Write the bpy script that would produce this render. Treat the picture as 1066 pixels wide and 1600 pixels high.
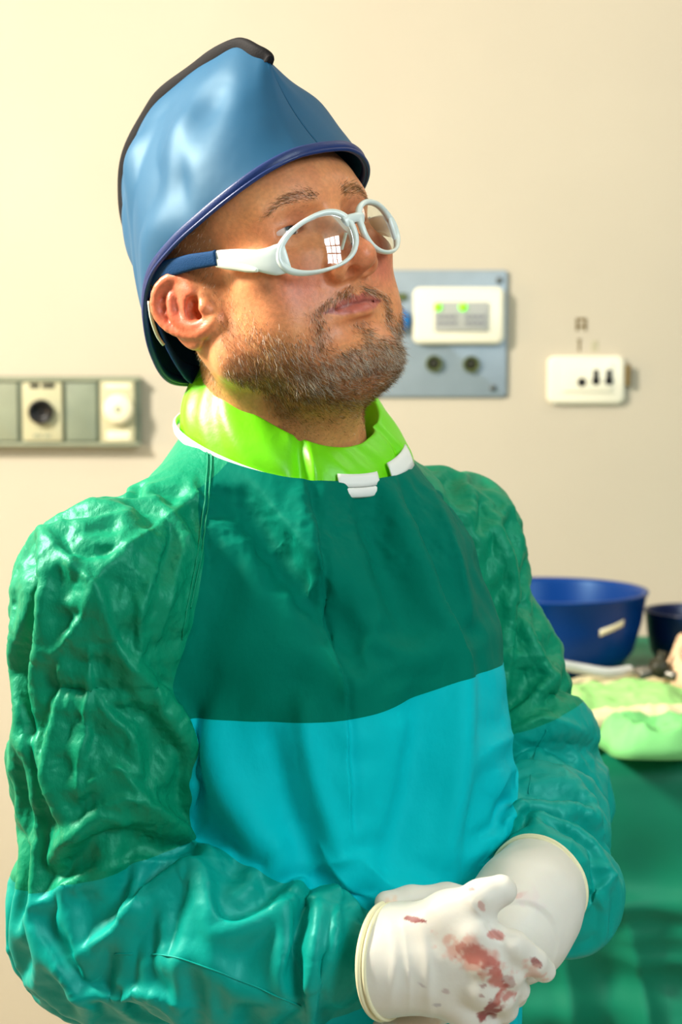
import bpy, math
import numpy as np
from mathutils import Vector

for _o in list(bpy.data.objects):
    bpy.data.objects.remove(_o)
SC = bpy.context.scene
COL = SC.collection
rng = np.random.default_rng(7)

# ------------------------------------------------------------------ camera
CAMZ, PITCH, FPX = 1.52, math.radians(5.5), 3040.0
cam = bpy.data.cameras.new('camera')
cam.sensor_fit = 'VERTICAL'; cam.sensor_height = 36.0; cam.sensor_width = 24.0
cam.lens = FPX / 1600 * 36.0
cam.clip_start = 0.05
cam.dof.use_dof = True; cam.dof.focus_distance = 1.41; cam.dof.aperture_fstop = 7.2
camo = bpy.data.objects.new('camera', cam); COL.objects.link(camo)
camo.location = (0, 0, CAMZ); camo.rotation_euler = (math.radians(90) - PITCH, 0, 0)
SC.camera = camo

# ------------------------------------------------------------------ light
SC.view_settings.view_transform = 'Standard'; SC.view_settings.look = 'None'
SC.view_settings.gamma = 1.0; SC.view_settings.use_curve_mapping = False
SC.view_settings.exposure = 0.12
w = bpy.data.worlds.new('world'); SC.world = w; w.use_nodes = True
w.node_tree.nodes['Background'].inputs[0].default_value = (1.0, 0.95, 0.88, 1)
w.node_tree.nodes['Background'].inputs[1].default_value = 0.15

def area(name, loc, target, sx, sy, power, col):
    l = bpy.data.lights.new(name, 'AREA'); l.shape = 'RECTANGLE'; l.size = sx; l.size_y = sy
    l.energy = power; l.color = col
    o = bpy.data.objects.new(name, l); COL.objects.link(o)
    o.location = loc
    o.rotation_euler = (Vector(target) - Vector(loc)).to_track_quat('-Z', 'Y').to_euler()
    return o
area('ceiling_lamp', (-1.45, 1.55, 2.4), (-0.15, 1.45, 1.2), 0.34, 0.34, 90, (1.0, 0.93, 0.82))
area('wall_lamp', (-2.1, 2.1, 1.3), (-0.9, 3.0, 1.0), 0.5, 0.5, 13, (1.0, 0.70, 0.36))
area('far_ceiling_lamp', (1.2, 2.2, 2.85), (1.0, 2.9, 0.9), 0.8, 0.4, 7, (1.0, 0.93, 0.80))
area('window_light', (1.45, -0.5, 2.5), (0.05, 1.5, 1.2), 0.8, 1.0, 48, (0.78, 0.92, 1.0))

# ------------------------------------------------------------------ helpers
def P(px, py, Y):
    u = (px - 533) / FPX; v = -(py - 800) / FPX
    d = np.array([u, math.cos(PITCH) + v * math.sin(PITCH), -math.sin(PITCH) + v * math.cos(PITCH)])
    return np.array([0, 0, CAMZ]) + d * (Y / d[1])

def new_obj(name, me, parent=None, kind=None, label=None, cat=None, group=None):
    o = bpy.data.objects.new(name, me); COL.objects.link(o)
    if parent is not None: o.parent = parent
    if kind: o['kind'] = kind
    if label: o['label'] = label
    if cat: o['category'] = cat
    if group: o['group'] = group
    return o

def mesh(name, v, f, mat, parent=None, smooth=True, attrs=None, **kw):
    me = bpy.data.meshes.new(name)
    v = np.asarray(v, np.float32)
    if isinstance(f, np.ndarray):
        n, k = f.shape
        me.vertices.add(len(v)); me.vertices.foreach_set('co', v.ravel())
        me.loops.add(n * k); me.loops.foreach_set('vertex_index', f.astype(np.int32).ravel())
        me.polygons.add(n); me.polygons.foreach_set('loop_start', np.arange(0, n * k, k, dtype=np.int32))
        me.update(calc_edges=True)
    else:
        me.from_pydata([tuple(map(float, x)) for x in v], [], [tuple(map(int, x)) for x in f])
    if smooth: me.polygons.foreach_set('use_smooth', np.ones(len(me.polygons), bool))
    for an, arr in (attrs or {}).items():
        arr = np.asarray(arr, np.float32)
        if arr.ndim == 1:
            a = me.attributes.new(an, 'FLOAT', 'POINT'); a.data.foreach_set('value', arr)
        else:
            a = me.attributes.new(an, 'FLOAT_COLOR', 'POINT')
            a.data.foreach_set('color', np.concatenate([arr[:, :3], np.ones((len(arr), 1), np.float32)], 1).ravel())
    me.validate()
    if mat: me.materials.append(mat)
    return new_obj(name, me, parent, **kw)

def empty(name, loc=(0, 0, 0), **kw):
    o = new_obj(name, None, **kw); o.location = loc; o.empty_display_size = 0.02
    return o

def keep(o, p):
    """parent without moving"""
    bpy.context.view_layer.update()
    o.parent = p; o.matrix_parent_inverse = p.matrix_world.inverted()

class Bag:
    def __init__(s): s.v = []; s.f = []
    def add(s, v, f):
        n = len(s.v); s.v += [tuple(x) for x in v]; s.f += [tuple(i + n for i in q) for q in f]; return s
    def box(s, c, d, b=0.0):
        x, y, z = [k / 2 for k in d]
        if b <= 0:
            v = [(c[0] + i * x, c[1] + j * y, c[2] + k * z) for i in (-1, 1) for j in (-1, 1) for k in (-1, 1)]
            return s.add(v, [(0, 1, 3, 2), (4, 6, 7, 5), (0, 4, 5, 1), (2, 3, 7, 6), (0, 2, 6, 4), (1, 5, 7, 3)])
        return s.rbox(c, d, b)
    def rbox(s, c, d, r, seg=4, e=None):
        """box facing -Y with rounded outline corners (radius r) and a bevelled front edge e"""
        x, y, z = [k / 2 for k in d]; e = e if e is not None else min(r, d[1]) * 0.5
        def out(ins, yy):
            o = []
            rr = max(r - ins, 1e-4)
            for q, (sx, sz) in enumerate(((1, 1), (-1, 1), (-1, -1), (1, -1))):
                for t in range(seg + 1):
                    a = math.pi / 2 * (q + t / seg)
                    o.append((c[0] + sx * (x - ins - rr) + rr * math.cos(a), c[1] + yy, c[2] + sz * (z - ins - rr) + rr * math.sin(a)))
            return o
        rings = [out(0, y), out(0, -y + e), out(e * 0.35, -y + e * 0.3), out(e, -y)]
        n = len(rings[0]); v = sum(rings, []); f = []
        for k in range(3):
            for i in range(n):
                j = (i + 1) % n; f.append((k * n + i, k * n + j, (k + 1) * n + j, (k + 1) * n + i))
        f.append(tuple(range(3 * n, 4 * n))); f.append(tuple(reversed(range(n))))
        return s.add(v, f)
    def disc(s, c, r, prof, seg=28):
        """lathe about the Y axis (towards -Y): prof = [(radius, y)]"""
        v = []; f = []
        for rr, yy in prof:
            for i in range(seg):
                a = 2 * math.pi * i / seg; v.append((c[0] + r * rr * math.cos(a), c[1] + yy, c[2] + r * rr * math.sin(a)))
        for k in range(len(prof) - 1):
            for i in range(seg):
                j = (i + 1) % seg; f.append((k * seg + i, k * seg + j, (k + 1) * seg + j, (k + 1) * seg + i))
        f.append(tuple(range((len(prof) - 1) * seg, len(prof) * seg)))
        return s.add(v, f)
    def lathe(s, c, prof, seg=64, cap=True):
        v = []; f = []
        for rr, zz in prof:
            for i in range(seg):
                a = 2 * math.pi * i / seg; v.append((c[0] + rr * math.cos(a), c[1] + rr * math.sin(a), c[2] + zz))
        for k in range(len(prof) - 1):
            for i in range(seg):
                j = (i + 1) % seg; f.append((k * seg + i, k * seg + j, (k + 1) * seg + j, (k + 1) * seg + i))
        if cap: f.append(tuple(range((len(prof) - 1) * seg, len(prof) * seg))); f.append(tuple(reversed(range(seg))))
        return s.add(v, f)
    def build(s, name, mat, parent=None, **kw): return mesh(name, s.v, s.f, mat, parent, **kw)

def catmull(pts, n, closed=False):
    p = np.asarray(pts, float); m = len(p); out = []
    segs = m if closed else m - 1
    t = np.linspace(0, segs, n, endpoint=not closed)
    for tt in t:
        i = min(int(tt), segs - 1); u = tt - i
        g = (lambda k: p[k % m]) if closed else (lambda k: p[min(max(k, 0), m - 1)])
        a, b, c, d = g(i - 1), g(i), g(i + 1), g(i + 2)
        out.append(0.5 * (2 * b + (c - a) * u + (2 * a - 5 * b + 4 * c - d) * u * u + (3 * b - a - 3 * c + d) * u ** 3))
    return np.array(out)

def sweep(path, side, ra, rb, seg=10, closed=False, power=2.0, cap=True):
    """tube along path; ra = half size along 'side' vectors, rb = half size across"""
    path = np.asarray(path, float); n = len(path)
    side = np.broadcast_to(np.asarray(side, float), path.shape).copy()
    ra = np.broadcast_to(np.asarray(ra, float), (n,)); rb = np.broadcast_to(np.asarray(rb, float), (n,))
    t = np.roll(path, -1, 0) - np.roll(path, 1, 0)
    if not closed: t[0] = path[1] - path[0]; t[-1] = path[-1] - path[-2]
    t /= np.linalg.norm(t, axis=1, keepdims=True) + 1e-12
    side -= t * (side * t).sum(1, keepdims=True); side /= np.linalg.norm(side, axis=1, keepdims=True) + 1e-12
    bn = np.cross(t, side)
    a = np.linspace(0, 2 * math.pi, seg, endpoint=False)
    ca, sa = np.cos(a), np.sin(a)
    ca = np.sign(ca) * np.abs(ca) ** (2 / power); sa = np.sign(sa) * np.abs(sa) ** (2 / power)
    v = path[:, None] + side[:, None] * (ra[:, None] * ca)[..., None] + bn[:, None] * (rb[:, None] * sa)[..., None]
    v = v.reshape(-1, 3); f = []
    for i in range(n if closed else n - 1):
        k = (i + 1) % n
        for j in range(seg):
            l = (j + 1) % seg; f.append((i * seg + j, i * seg + l, k * seg + l, k * seg + j))
    if not closed and cap:
        f.append(tuple(reversed(range(seg)))); f.append(tuple(range((n - 1) * seg, n * seg)))
    return v, f

def tube(path, r, **kw):
    path = np.asarray(path, float)
    t = path[-1] - path[0] if not kw.get('closed') else path[len(path) // 3] - path[0]
    s = np.array([0.31, 0.2, 0.93]) if abs(t[2]) < 0.8 * np.linalg.norm(t) else np.array([0.9, 0.3, 0.1])
    return sweep(path, s, r, r, **kw)

# ---- noise on numpy points
_lat = np.random.default_rng(3).random((64, 64, 64)).astype(np.float32)
def vnoise(p):
    p = np.asarray(p, np.float32); i = np.floor(p).astype(np.int32); f = p - i; f = f * f * (3 - 2 * f)
    i &= 63; j = (i + 1) & 63
    x0, y0, z0 = i.T; x1, y1, z1 = j.T; fx, fy, fz = f.T
    g = _lat
    a = g[x0, y0, z0] * (1 - fx) + g[x1, y0, z0] * fx; b = g[x0, y1, z0] * (1 - fx) + g[x1, y1, z0] * fx
    c = g[x0, y0, z1] * (1 - fx) + g[x1, y0, z1] * fx; d = g[x0, y1, z1] * (1 - fx) + g[x1, y1, z1] * fx
    return ((a * (1 - fy) + b * fy) * (1 - fz) + (c * (1 - fy) + d * fy) * fz) * 2 - 1
def fbm(p, o=3):
    s = 0; a = 1.0
    for k in range(o): s = s + a * vnoise(p * 2 ** k + 13.7 * k); a *= 0.5
    return s
def ridged(p, o=2):
    s = 0; a = 1.0
    for k in range(o): s = s + a * (1 - 2 * np.abs(vnoise(p * 2.1 ** k + 7.3 * k))); a *= 0.5
    return s

# ---- signed distance sculpting
class Grid:
    def __init__(s, lo, hi, h):
        s.lo = np.array(lo, np.float32); s.h = h
        s.n = np.ceil((np.array(hi) - s.lo) / h).astype(int) + 1
        s.f = np.full(s.n, 30 * h, np.float32)
    def like(s):
        g = Grid.__new__(Grid); g.lo, g.h, g.n = s.lo, s.h, s.n; g.f = np.full(s.n, 30 * s.h, np.float32); return g
    def put(s, fn, lo, hi, k=0.0, sub=False):
        m = k + 6 * s.h
        a = np.clip(np.floor((np.array(lo) - m - s.lo) / s.h).astype(int), 0, s.n); b = np.clip(np.ceil((np.array(hi) + m - s.lo) / s.h).astype(int) + 1, 0, s.n)
        if (b <= a).any(): return s
        ax = [(s.lo[i] + s.h * np.arange(a[i], b[i])).astype(np.float32) for i in range(3)]
        X, Y, Z = np.meshgrid(*ax, indexing='ij')
        d = fn(X, Y, Z).astype(np.float32)
        sl = tuple(slice(a[i], b[i]) for i in range(3)); g = s.f[sl]
        if sub: d = -d; r = np.maximum(g, d); sg = 1
        else: r = np.minimum(g, d); sg = -1
        if k > 0:
            hh = np.maximum(k - np.abs(g - d), 0) / k; r = r + sg * hh * hh * k / 4
        s.f[sl] = r
        return s
    def ell(s, c, r, k=0.0, sub=False, rot=None):
        c = np.array(c, float); r = np.broadcast_to(np.array(r, float), (3,)); R = np.eye(3) if rot is None else np.array(rot)
        def fn(X, Y, Z):
            x, y, z = X - c[0], Y - c[1], Z - c[2]
            q = [R[0, i] * x + R[1, i] * y + R[2, i] * z for i in range(3)]
            k0 = np.sqrt(sum((q[i] / r[i]) ** 2 for i in range(3))); k1 = np.sqrt(sum((q[i] / r[i] ** 2) ** 2 for i in range(3)))
            return k0 * (k0 - 1) / np.maximum(k1, 1e-6)
        e = np.sqrt(((R * r) ** 2).sum(1)) if rot is not None else r
        return s.put(fn, c - e, c + e, k, sub)
    def cone(s, a, b, ra, rb, k=0.0, sub=False, sc=None):
        a = np.array(a, float); b = np.array(b, float); ab = b - a; L = max(ab @ ab, 1e-12)
        def fn(X, Y, Z):
            x, y, z = X - a[0], Y - a[1], Z - a[2]
            t = np.clip((x * ab[0] + y * ab[1] + z * ab[2]) / L, 0, 1)
            return np.sqrt((x - t * ab[0]) ** 2 + (y - t * ab[1]) ** 2 + (z - t * ab[2]) ** 2) - (ra + t * (rb - ra))
        m = max(ra, rb)
        return s.put(fn, np.minimum(a, b) - m, np.maximum(a, b) + m, k, sub)
    def chain(s, pts, rad, k, k0=None, sub=False):
        for i in range(len(pts) - 1):
            s.cone(pts[i], pts[i + 1], rad[i], rad[i + 1], k if (i or k0 is None) else k0, sub)
        return s
    def surf(s):
        f = s.f; n = np.array(f.shape)
        ins = f < 0
        acc = np.zeros(tuple(n - 1) + (3,), np.float32); cnt = np.zeros(tuple(n - 1), np.int32)
        def cs(o): return tuple(slice(o[i], n[i] - 1 + o[i]) for i in range(3))
        corners = [(i, j, k) for i in (0, 1) for j in (0, 1) for k in (0, 1)]
        any_ = np.zeros(tuple(n - 1), bool); all_ = np.ones(tuple(n - 1), bool)
        for c in corners: any_ |= ins[cs(c)]; all_ &= ins[cs(c)]
        act = np.argwhere(any_ & ~all_)
        vals = {c: f[act[:, 0] + c[0], act[:, 1] + c[1], act[:, 2] + c[2]] for c in corners}
        acc = np.zeros((len(act), 3), np.float32); cnt = np.zeros(len(act), np.float32)
        for c in corners:
            for ax in range(3):
                if c[ax] == 0:
                    d = list(c); d[ax] = 1; d = tuple(d)
                    a, b = vals[c], vals[d]; m = (a < 0) != (b < 0)
                    t = a[m] / (a[m] - b[m]); p = np.tile(np.array(c, np.float32), (m.sum(), 1)); p[:, ax] = t
                    acc[m] += p; cnt[m] += 1
        v = s.lo + s.h * (act + acc / cnt[:, None])
        idx = np.full(tuple(n - 1), -1, np.int32); idx[tuple(act.T)] = np.arange(len(act))
        quads = []
        for ax in range(3):
            o1, o2 = [(1, 2), (2, 0), (0, 1)][ax]
            sl0 = [slice(1, n[i] - 1) for i in range(3)]; sl1 = list(sl0)
            sl0[ax] = slice(0, n[ax] - 1); sl1[ax] = slice(1, n[ax])
            A = ins[tuple(sl0)]; B = ins[tuple(sl1)]
            for m, flip in ((A & ~B, False), (~A & B, True)):
                e = np.argwhere(m)
                off = np.ones(3, int); off[ax] = 0
                e = e + off
                def at(d1, d2):
                    q = e.copy(); q[:, o1] += d1; q[:, o2] += d2; return idx[q[:, 0], q[:, 1], q[:, 2]]
                q = np.stack([at(-1, -1), at(0, -1), at(0, 0), at(-1, 0)], 1)
                quads.append(q[:, ::-1] if flip else q)
        return v.astype(np.float32), np.concatenate(quads)
    def sample(s, p):
        q = (np.asarray(p) - s.lo) / s.h; q = np.clip(q, 0, s.n - 1.001); i = q.astype(int); t = q - i; r = 0
        for c in [(a, b, d) for a in (0, 1) for b in (0, 1) for d in (0, 1)]:
            wgt = np.prod([t[:, k] if c[k] else 1 - t[:, k] for k in range(3)], axis=0)
            r = r + wgt * s.f[i[:, 0] + c[0], i[:, 1] + c[1], i[:, 2] + c[2]]
        return r

def normals(v, f):
    n = np.zeros_like(v, dtype=np.float64)
    a, b, c, d = (v[f[:, i]] for i in ((0, 1, 2, 3) if f.shape[1] == 4 else (0, 1, 2, 0)))
    fn = np.cross(c - a, d - b) if f.shape[1] == 4 else np.cross(b - a, c - a)
    for i in range(f.shape[1]):
        for k in range(3): n[:, k] += np.bincount(f[:, i], fn[:, k], len(v))
    return (n / (np.linalg.norm(n, axis=1, keepdims=True) + 1e-20)).astype(np.float32)

def relax(v, f, it=2, lam=0.5):
    e = np.concatenate([np.stack([f[:, i], f[:, (i + 1) % f.shape[1]]], 1) for i in range(f.shape[1])]); e = np.concatenate([e, e[:, ::-1]])
    deg = np.bincount(e[:, 0], minlength=len(v)).astype(np.float64)
    for _ in range(it):
        m = np.stack([np.bincount(e[:, 0], v[e[:, 1], k], len(v)) for k in range(3)], 1) / np.maximum(deg, 1)[:, None]
        v = v + lam * (m - v)
    return v.astype(np.float32)

def tris(f): return np.concatenate([f[:, [0, 1, 2]], f[:, [0, 2, 3]]]) if f.shape[1] == 4 else f

def split(v, t, s, cols):
    """cut triangles t along scalar s = 0; returns v, cols, faces(s<0), faces(s>=0), s"""
    s = s.astype(np.float64).copy(); s[np.abs(s) < 1e-9] = 1e-9
    pos = s[t] > 0; c = pos.sum(1)
    A, B = [t[c == 0]], [t[c == 3]]
    v = [v]; cols = {k: [x] for k, x in cols.items()}; n0 = len(s); cache = {}
    nv, nc, ns = [], {k: [] for k in cols}, n0
    for single in (1, 2):
        q = t[c == single]; p = pos[c == single]
        if single == 2: p = ~p
        r = p.argmax(1); q = np.stack([q[np.arange(len(q)), (r + k) % 3] for k in range(3)], 1)
        def cut(a, b):
            nonlocal ns
            lo, hi = np.minimum(a, b), np.maximum(a, b); key = lo.astype(np.int64) * n0 + hi
            out = np.empty(len(a), np.int64)
            for i, kk in enumerate(key.tolist()):
                j = cache.get(kk)
                if j is None: j = cache[kk] = ns; ns += 1
                out[i] = j
            return out
        m, n = cut(q[:, 0], q[:, 1]), cut(q[:, 0], q[:, 2])
        one = np.stack([q[:, 0], m, n], 1); two = np.concatenate([np.stack([m, q[:, 1], q[:, 2]], 1), np.stack([m, q[:, 2], n], 1)])
        if single == 1: B.append(one); A.append(two)
        else: A.append(one); B.append(two)
    if cache:
        k = np.array(list(cache.keys())); a, b = k // n0, k % n0; w_ = (s[a] / (s[a] - s[b]))[:, None]
        V = v[0]; v.append((V[a] + (V[b] - V[a]) * w_).astype(np.float32))
        for kk in cols:
            X = cols[kk][0]; ww = w_ if X.ndim == 2 else w_[:, 0]; cols[kk].append(X[a] + (X[b] - X[a]) * ww)
    return np.concatenate(v), {k: np.concatenate(x) for k, x in cols.items()}, np.concatenate(A), np.concatenate(B)

def compact(v, f, cols):
    u, inv = np.unique(f, return_inverse=True)
    return v[u], inv.reshape(f.shape), {k: x[u] for k, x in cols.items()}

# ---- materials
def mat(name, col, rough=0.6, spec=0.4, metal=0.0, attr=None, sss=0.0, bump=None, noise=None, emit=None, sheen=0.0, coat=0.0, tint=None):
    m = bpy.data.materials.new(name); m.use_nodes = True; nt = m.node_tree; N = nt.nodes; L = nt.links
    b = N['Principled BSDF']
    b.inputs['Base Color'].default_value = (*col, 1); b.inputs['Roughness'].default_value = rough
    b.inputs['Specular IOR Level'].default_value = spec; b.inputs['Metallic'].default_value = metal
    b.inputs['Coat Weight'].default_value = coat; b.inputs['Coat Roughness'].default_value = 0.25
    if tint: b.inputs['Specular Tint'].default_value = (*tint, 1)
    if sheen: b.inputs['Sheen Weight'].default_value = sheen
    if sss:
        b.inputs['Subsurface Weight'].default_value = sss; b.inputs['Subsurface Scale'].default_value = 0.006
        b.inputs['Subsurface Radius'].default_value = (1.0, 0.35, 0.18)
    tc = N.new('ShaderNodeTexCoord'); src = None
    if attr:
        a = N.new('ShaderNodeAttribute'); a.attribute_name = attr; src = a.outputs['Color']
    if noise:
        sc_, amt, det = noise
        n = N.new('ShaderNodeTexNoise'); n.inputs['Scale'].default_value = sc_; n.inputs['Detail'].default_value = det
        L.new(tc.outputs['Object'], n.inputs['Vector'])
        r = N.new('ShaderNodeMapRange'); r.inputs[1].default_value = 0.25; r.inputs[2].default_value = 0.75
        r.inputs[3].default_value = 1 - amt; r.inputs[4].default_value = 1 + amt
        L.new(n.outputs['Fac'], r.inputs[0])
        x = N.new('ShaderNodeVectorMath'); x.operation = 'SCALE'
        if src is not None: L.new(src, x.inputs[0])
        else: x.inputs[0].default_value = col
        L.new(r.outputs[0], x.inputs['Scale']); src = x.outputs[0]
    if src is not None: L.new(src, b.inputs['Base Color'])
    if bump:
        prev = None
        for (sc_, st, dist, det, stretch) in bump:
            n = N.new('ShaderNodeTexNoise'); n.inputs['Scale'].default_value = sc_; n.inputs['Detail'].default_value = det
            mp = N.new('ShaderNodeMapping'); mp.inputs['Scale'].default_value = stretch
            L.new(tc.outputs['Object'], mp.inputs['Vector']); L.new(mp.outputs[0], n.inputs['Vector'])
            bp = N.new('ShaderNodeBump'); bp.inputs['Strength'].default_value = st; bp.inputs['Distance'].default_value = dist
            L.new(n.outputs['Fac'], bp.inputs['Height'])
            if prev: L.new(prev.outputs[0], bp.inputs['Normal'])
            prev = bp
        L.new(prev.outputs[0], b.inputs['Normal'])
    if emit:
        b.inputs['Emission Color'].default_value = (*emit[0], 1); b.inputs['Emission Strength'].default_value = emit[1]
    return m
def srgb(r, g, b):
    return tuple((c / 255 / 12.92) if c / 255 <= 0.04045 else ((c / 255 + 0.055) / 1.055) ** 2.4 for c in (r, g, b))

# ================================================================== the room
WY = 3.0
M_wall = mat('wall_paint', srgb(202, 192, 171), 0.6, 0.3, noise=(3.0, 0.035, 4), bump=[(220, 0.08, 0.001, 3, (1, 1, 1))])
M_floor = mat('floor_vinyl', srgb(170, 165, 150), 0.4, noise=(6, 0.08, 5))
M_ceil = mat('ceiling_paint', srgb(235, 230, 215), 0.8)
Bag().box((0, WY + 0.05, 1.45), (5.2, 0.1, 2.9)).build('wall_back', M_wall, kind='structure', smooth=False)
Bag().box((-2.65, 0.9, 1.45), (0.1, 4.3, 2.9)).build('wall_left', M_wall, kind='structure', smooth=False)
Bag().box((0, 0.9, -0.05), (5.4, 4.3, 0.1)).build('floor', M_floor, kind='structure', smooth=False)
Bag().box((0, 0.9, 2.95), (5.4, 4.3, 0.1)).build('ceiling', M_ceil, kind='structure', smooth=False)

# window behind the camera: sash bars in front of the daylight
M_sash = mat('sash_white', srgb(235, 235, 230), 0.5)
_wc = Vector((1.45, -0.5, 2.5)); _wd = (Vector((0.05, 1.5, 1.2)) - _wc).normalized()
_b = Bag()
for x in (-0.43, -0.13, 0.13, 0.43): _b.box((x, 0, 0), (0.04, 0.03, 1.1))
for z in (-0.53, -0.1, 0.2, 0.53): _b.box((0, 0, z), (0.9, 0.03, 0.04))
_o = _b.build('window_1', M_sash, kind='structure', smooth=False); _o.location = _wc + _wd * 0.06; _o.rotation_euler = _wd.to_track_quat('Y', 'Z').to_euler()

def wb(px0, py0, px1, py1, th, r=0.004, off=0.0, e=None):
    """rounded box on the wall between two photo points"""
    a, b = P(px0, py0, WY), P(px1, py1, WY); c = (a + b) / 2
    return Bag().rbox((c[0], WY - off - th / 2, c[2]), (abs(b[0] - a[0]), th, abs(a[2] - b[2])), r, e=e)
def wd(px, py, rpx, prof, off=0.0, seg=28):
    c = P(px, py, WY); return Bag().disc((c[0], WY - off, c[2]), rpx * WY / FPX, prof, seg)

M_steel = mat('grey_panel', srgb(150, 165, 175), 0.42, metal=0.25, noise=(40, 0.05, 3))
M_white = mat('white_plastic', srgb(242, 238, 215), 0.35)
M_grey = mat('module_grey', srgb(172, 175, 170), 0.45)
M_dark = mat('socket_dark', srgb(44, 44, 28), 0.5)
M_black = mat('socket_black', srgb(22, 20, 18), 0.4)
M_led = mat('led_green', srgb(120, 255, 10), 0.3, emit=(srgb(110, 255, 10), 1.6))
M_screw = mat('screw_steel', srgb(105, 112, 112), 0.4, metal=0.6)
M_olive = mat('dark_olive', srgb(88, 100, 56), 0.5)
M_print = mat('printed_grey', srgb(120, 122, 130), 0.5)
M_blue = mat('valve_blue', srgb(40, 120, 190), 0.4)
M_rail = mat('rail_grey_green', srgb(146, 152, 128), 0.5, noise=(25, 0.08, 3))
M_rail2 = mat('rail_dark', srgb(128, 138, 118), 0.5, noise=(25, 0.1, 3))
M_pale = mat('plate_pale', srgb(190, 186, 150), 0.5)
M_cream = mat('knob_cream', srgb(250, 240, 205), 0.4)
M_brown = mat('old_glue', srgb(120, 100, 55), 0.8)

# -- steel panel with warning lights and two outlets
t = empty('wall_panel', P(690, 622, WY), label='grey steel wall panel with two green lights and two round outlets', cat='wall panel')
def part(b, name, m, parent=t, **kw):
    o = b.build(name, m, **kw); keep(o, parent); return o
part(wb(562, 422, 792, 621, 0.006, 0.006), 'back_plate', M_steel)
fr = part(wb(645, 449, 787, 538, 0.014, 0.012, 0.006, e=0.006), 'cover_frame', M_white)
md = part(wb(678, 472, 761, 517, 0.004, 0.002, 0.0195), 'indicator_module', M_grey)
for x in (683, 722): part(wd(x, 480, 6, [(1, 0), (1, -0.002), (0.7, -0.004), (0.2, -0.005)], 0.0235), 'green_light', M_led, fr)
for x in (682, 726):   # dark printed blocks under the lights, blurred lettering in the photo
    for i in range(4):
        for j in range(2): part(wb(x + i * 8.2, 492 + j * 10, x + i * 8.2 + 6, 492 + j * 10 + 5.5, 0.0006, 0.0003, 0.0234), 'printed_mark', M_print, fr)
for x, y in ((678, 568), (736, 569)):
    o = part(wd(x, y, 13, [(1.0, 0), (1.0, -0.006), (0.86, -0.0075), (0.8, -0.006), (0.74, -0.003)], 0.006), 'outlet_ring', M_olive)
    part(wd(x, y, 9.5, [(1, 0), (0.9, -0.003), (0.4, -0.0035)], 0.0065), 'outlet_hole', M_dark, o)
for x, y in ((780, 438), (770, 606), (598, 602), (604, 436)):
    part(wd(x, y, 5.5, [(1, 0), (0.95, -0.002), (0.5, -0.003)], 0.006), 'screw', M_screw)
part(wd(624, 500, 17, [(1, 0), (1, -0.012), (0.85, -0.016), (0.4, -0.016)], 0.006), 'blue_knob', M_blue)
part(wb(616, 458, 636, 470, 0.003, 0.002, 0.006), 'small_tag', M_olive)

# -- white socket plate
t2 = empty('socket_plate', P(915, 632, WY), label='white rectangular socket plate with three small dark slots, right of the steel panel', cat='socket')
part(wb(855, 556, 976, 632, 0.010, 0.012, e=0.005), 'cover_plate', M_white, t2)
part(wb(879, 570, 955, 612, 0.003, 0.002, 0.0095), 'module_insert', M_white, t2)
part(wd(908, 597, 7, [(1, 0), (0.8, -0.001), (0.3, -0.001)], 0.0125), 'round_slot', M_black, t2)
for x in (930, 950):
    part(wd(x, 595, 6.5, [(1, 0), (0.8, -0.001), (0.3, -0.001)], 0.0125), 'round_slot', M_black, t2)
    part(wb(x - 4, 577, x + 4, 595, 0.001, 0.003, 0.0125), 'upper_slot', M_black, t2)
part(wb(977, 570, 984, 604, 0.012, 0.003), 'side_catch', M_brown, t2)
# -- glue marks above it
t3 = empty('glue_marks', P(915, 550, WY), label='small brown glue marks on the wall above the socket plate', cat='wall marks')
for (a, b, c, d) in ((900, 498, 904, 517), (900, 497, 917, 501), (913, 498, 917, 517), (900, 508, 917, 512), (902, 530, 909, 533), (904, 530, 907, 549), (925, 534, 928, 549), (931, 534, 934, 549), (926, 533, 934, 536)):
    part(wb(a, b, c, d, 0.0008, 0.001), 'glue_mark', M_brown if a < 920 else M_pale, t3)

# -- modular rail on the left
t4 = empty('service_rail', P(110, 697, WY), label='grey-green modular service rail on the wall behind the right shoulder', cat='wall rail')
part(wb(-120, 588, 222, 697, 0.02, 0.003), 'rail_body', M_rail2, t4)
part(wb(-120, 590, 222, 595, 0.026, 0.002), 'rail_edge', M_rail, t4); part(wb(-120, 690, 222, 696, 0.026, 0.002), 'rail_edge', M_rail, t4)
part(wb(-60, 597, 33, 688, 0.006, 0.003, 0.02), 'blank_module', M_rail, t4)
m1 = part(wb(39, 597, 102, 688, 0.008, 0.003, 0.02), 'outlet_module', M_pale, t4)
for a, b in ((51, 66), (70, 90)): part(wb(a, 598, b, 606, 0.001, 0.001, 0.0275), 'printed_mark', M_dark, m1)
for a, b in ((56, 70), (73, 84)): part(wb(a, 677, b, 682, 0.001, 0.001, 0.0275), 'printed_mark', M_rail, m1)
part(wd(69, 642, 19, [(1.0, 0), (1.0, -0.012), (0.8, -0.014), (0.7, -0.004), (0.3, -0.004)], 0.0275), 'outlet_socket', M_black, m1)
part(wb(106, 597, 155, 688, 0.005, 0.003, 0.02), 'blank_module', M_rail2, t4)
m2 = part(wb(160, 595, 214, 690, 0.008, 0.003, 0.02), 'outlet_module', M_pale, t4)
part(wd(189, 638, 23, [(1.0, 0), (1.0, -0.01), (0.9, -0.014), (0.35, -0.014)], 0.0275), 'white_knob', M_cream, m2)
part(wd(189, 638, 5, [(1, 0), (0.8, -0.002), (0.3, -0.002)], 0.041), 'knob_centre', M_rail, m2)
for (a, b, c, d) in ((168, 599, 206, 606), (170, 672, 206, 686)): part(wb(a, b, c, d, 0.001, 0.001, 0.0275), 'pale_label', M_cream, m2)

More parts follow.
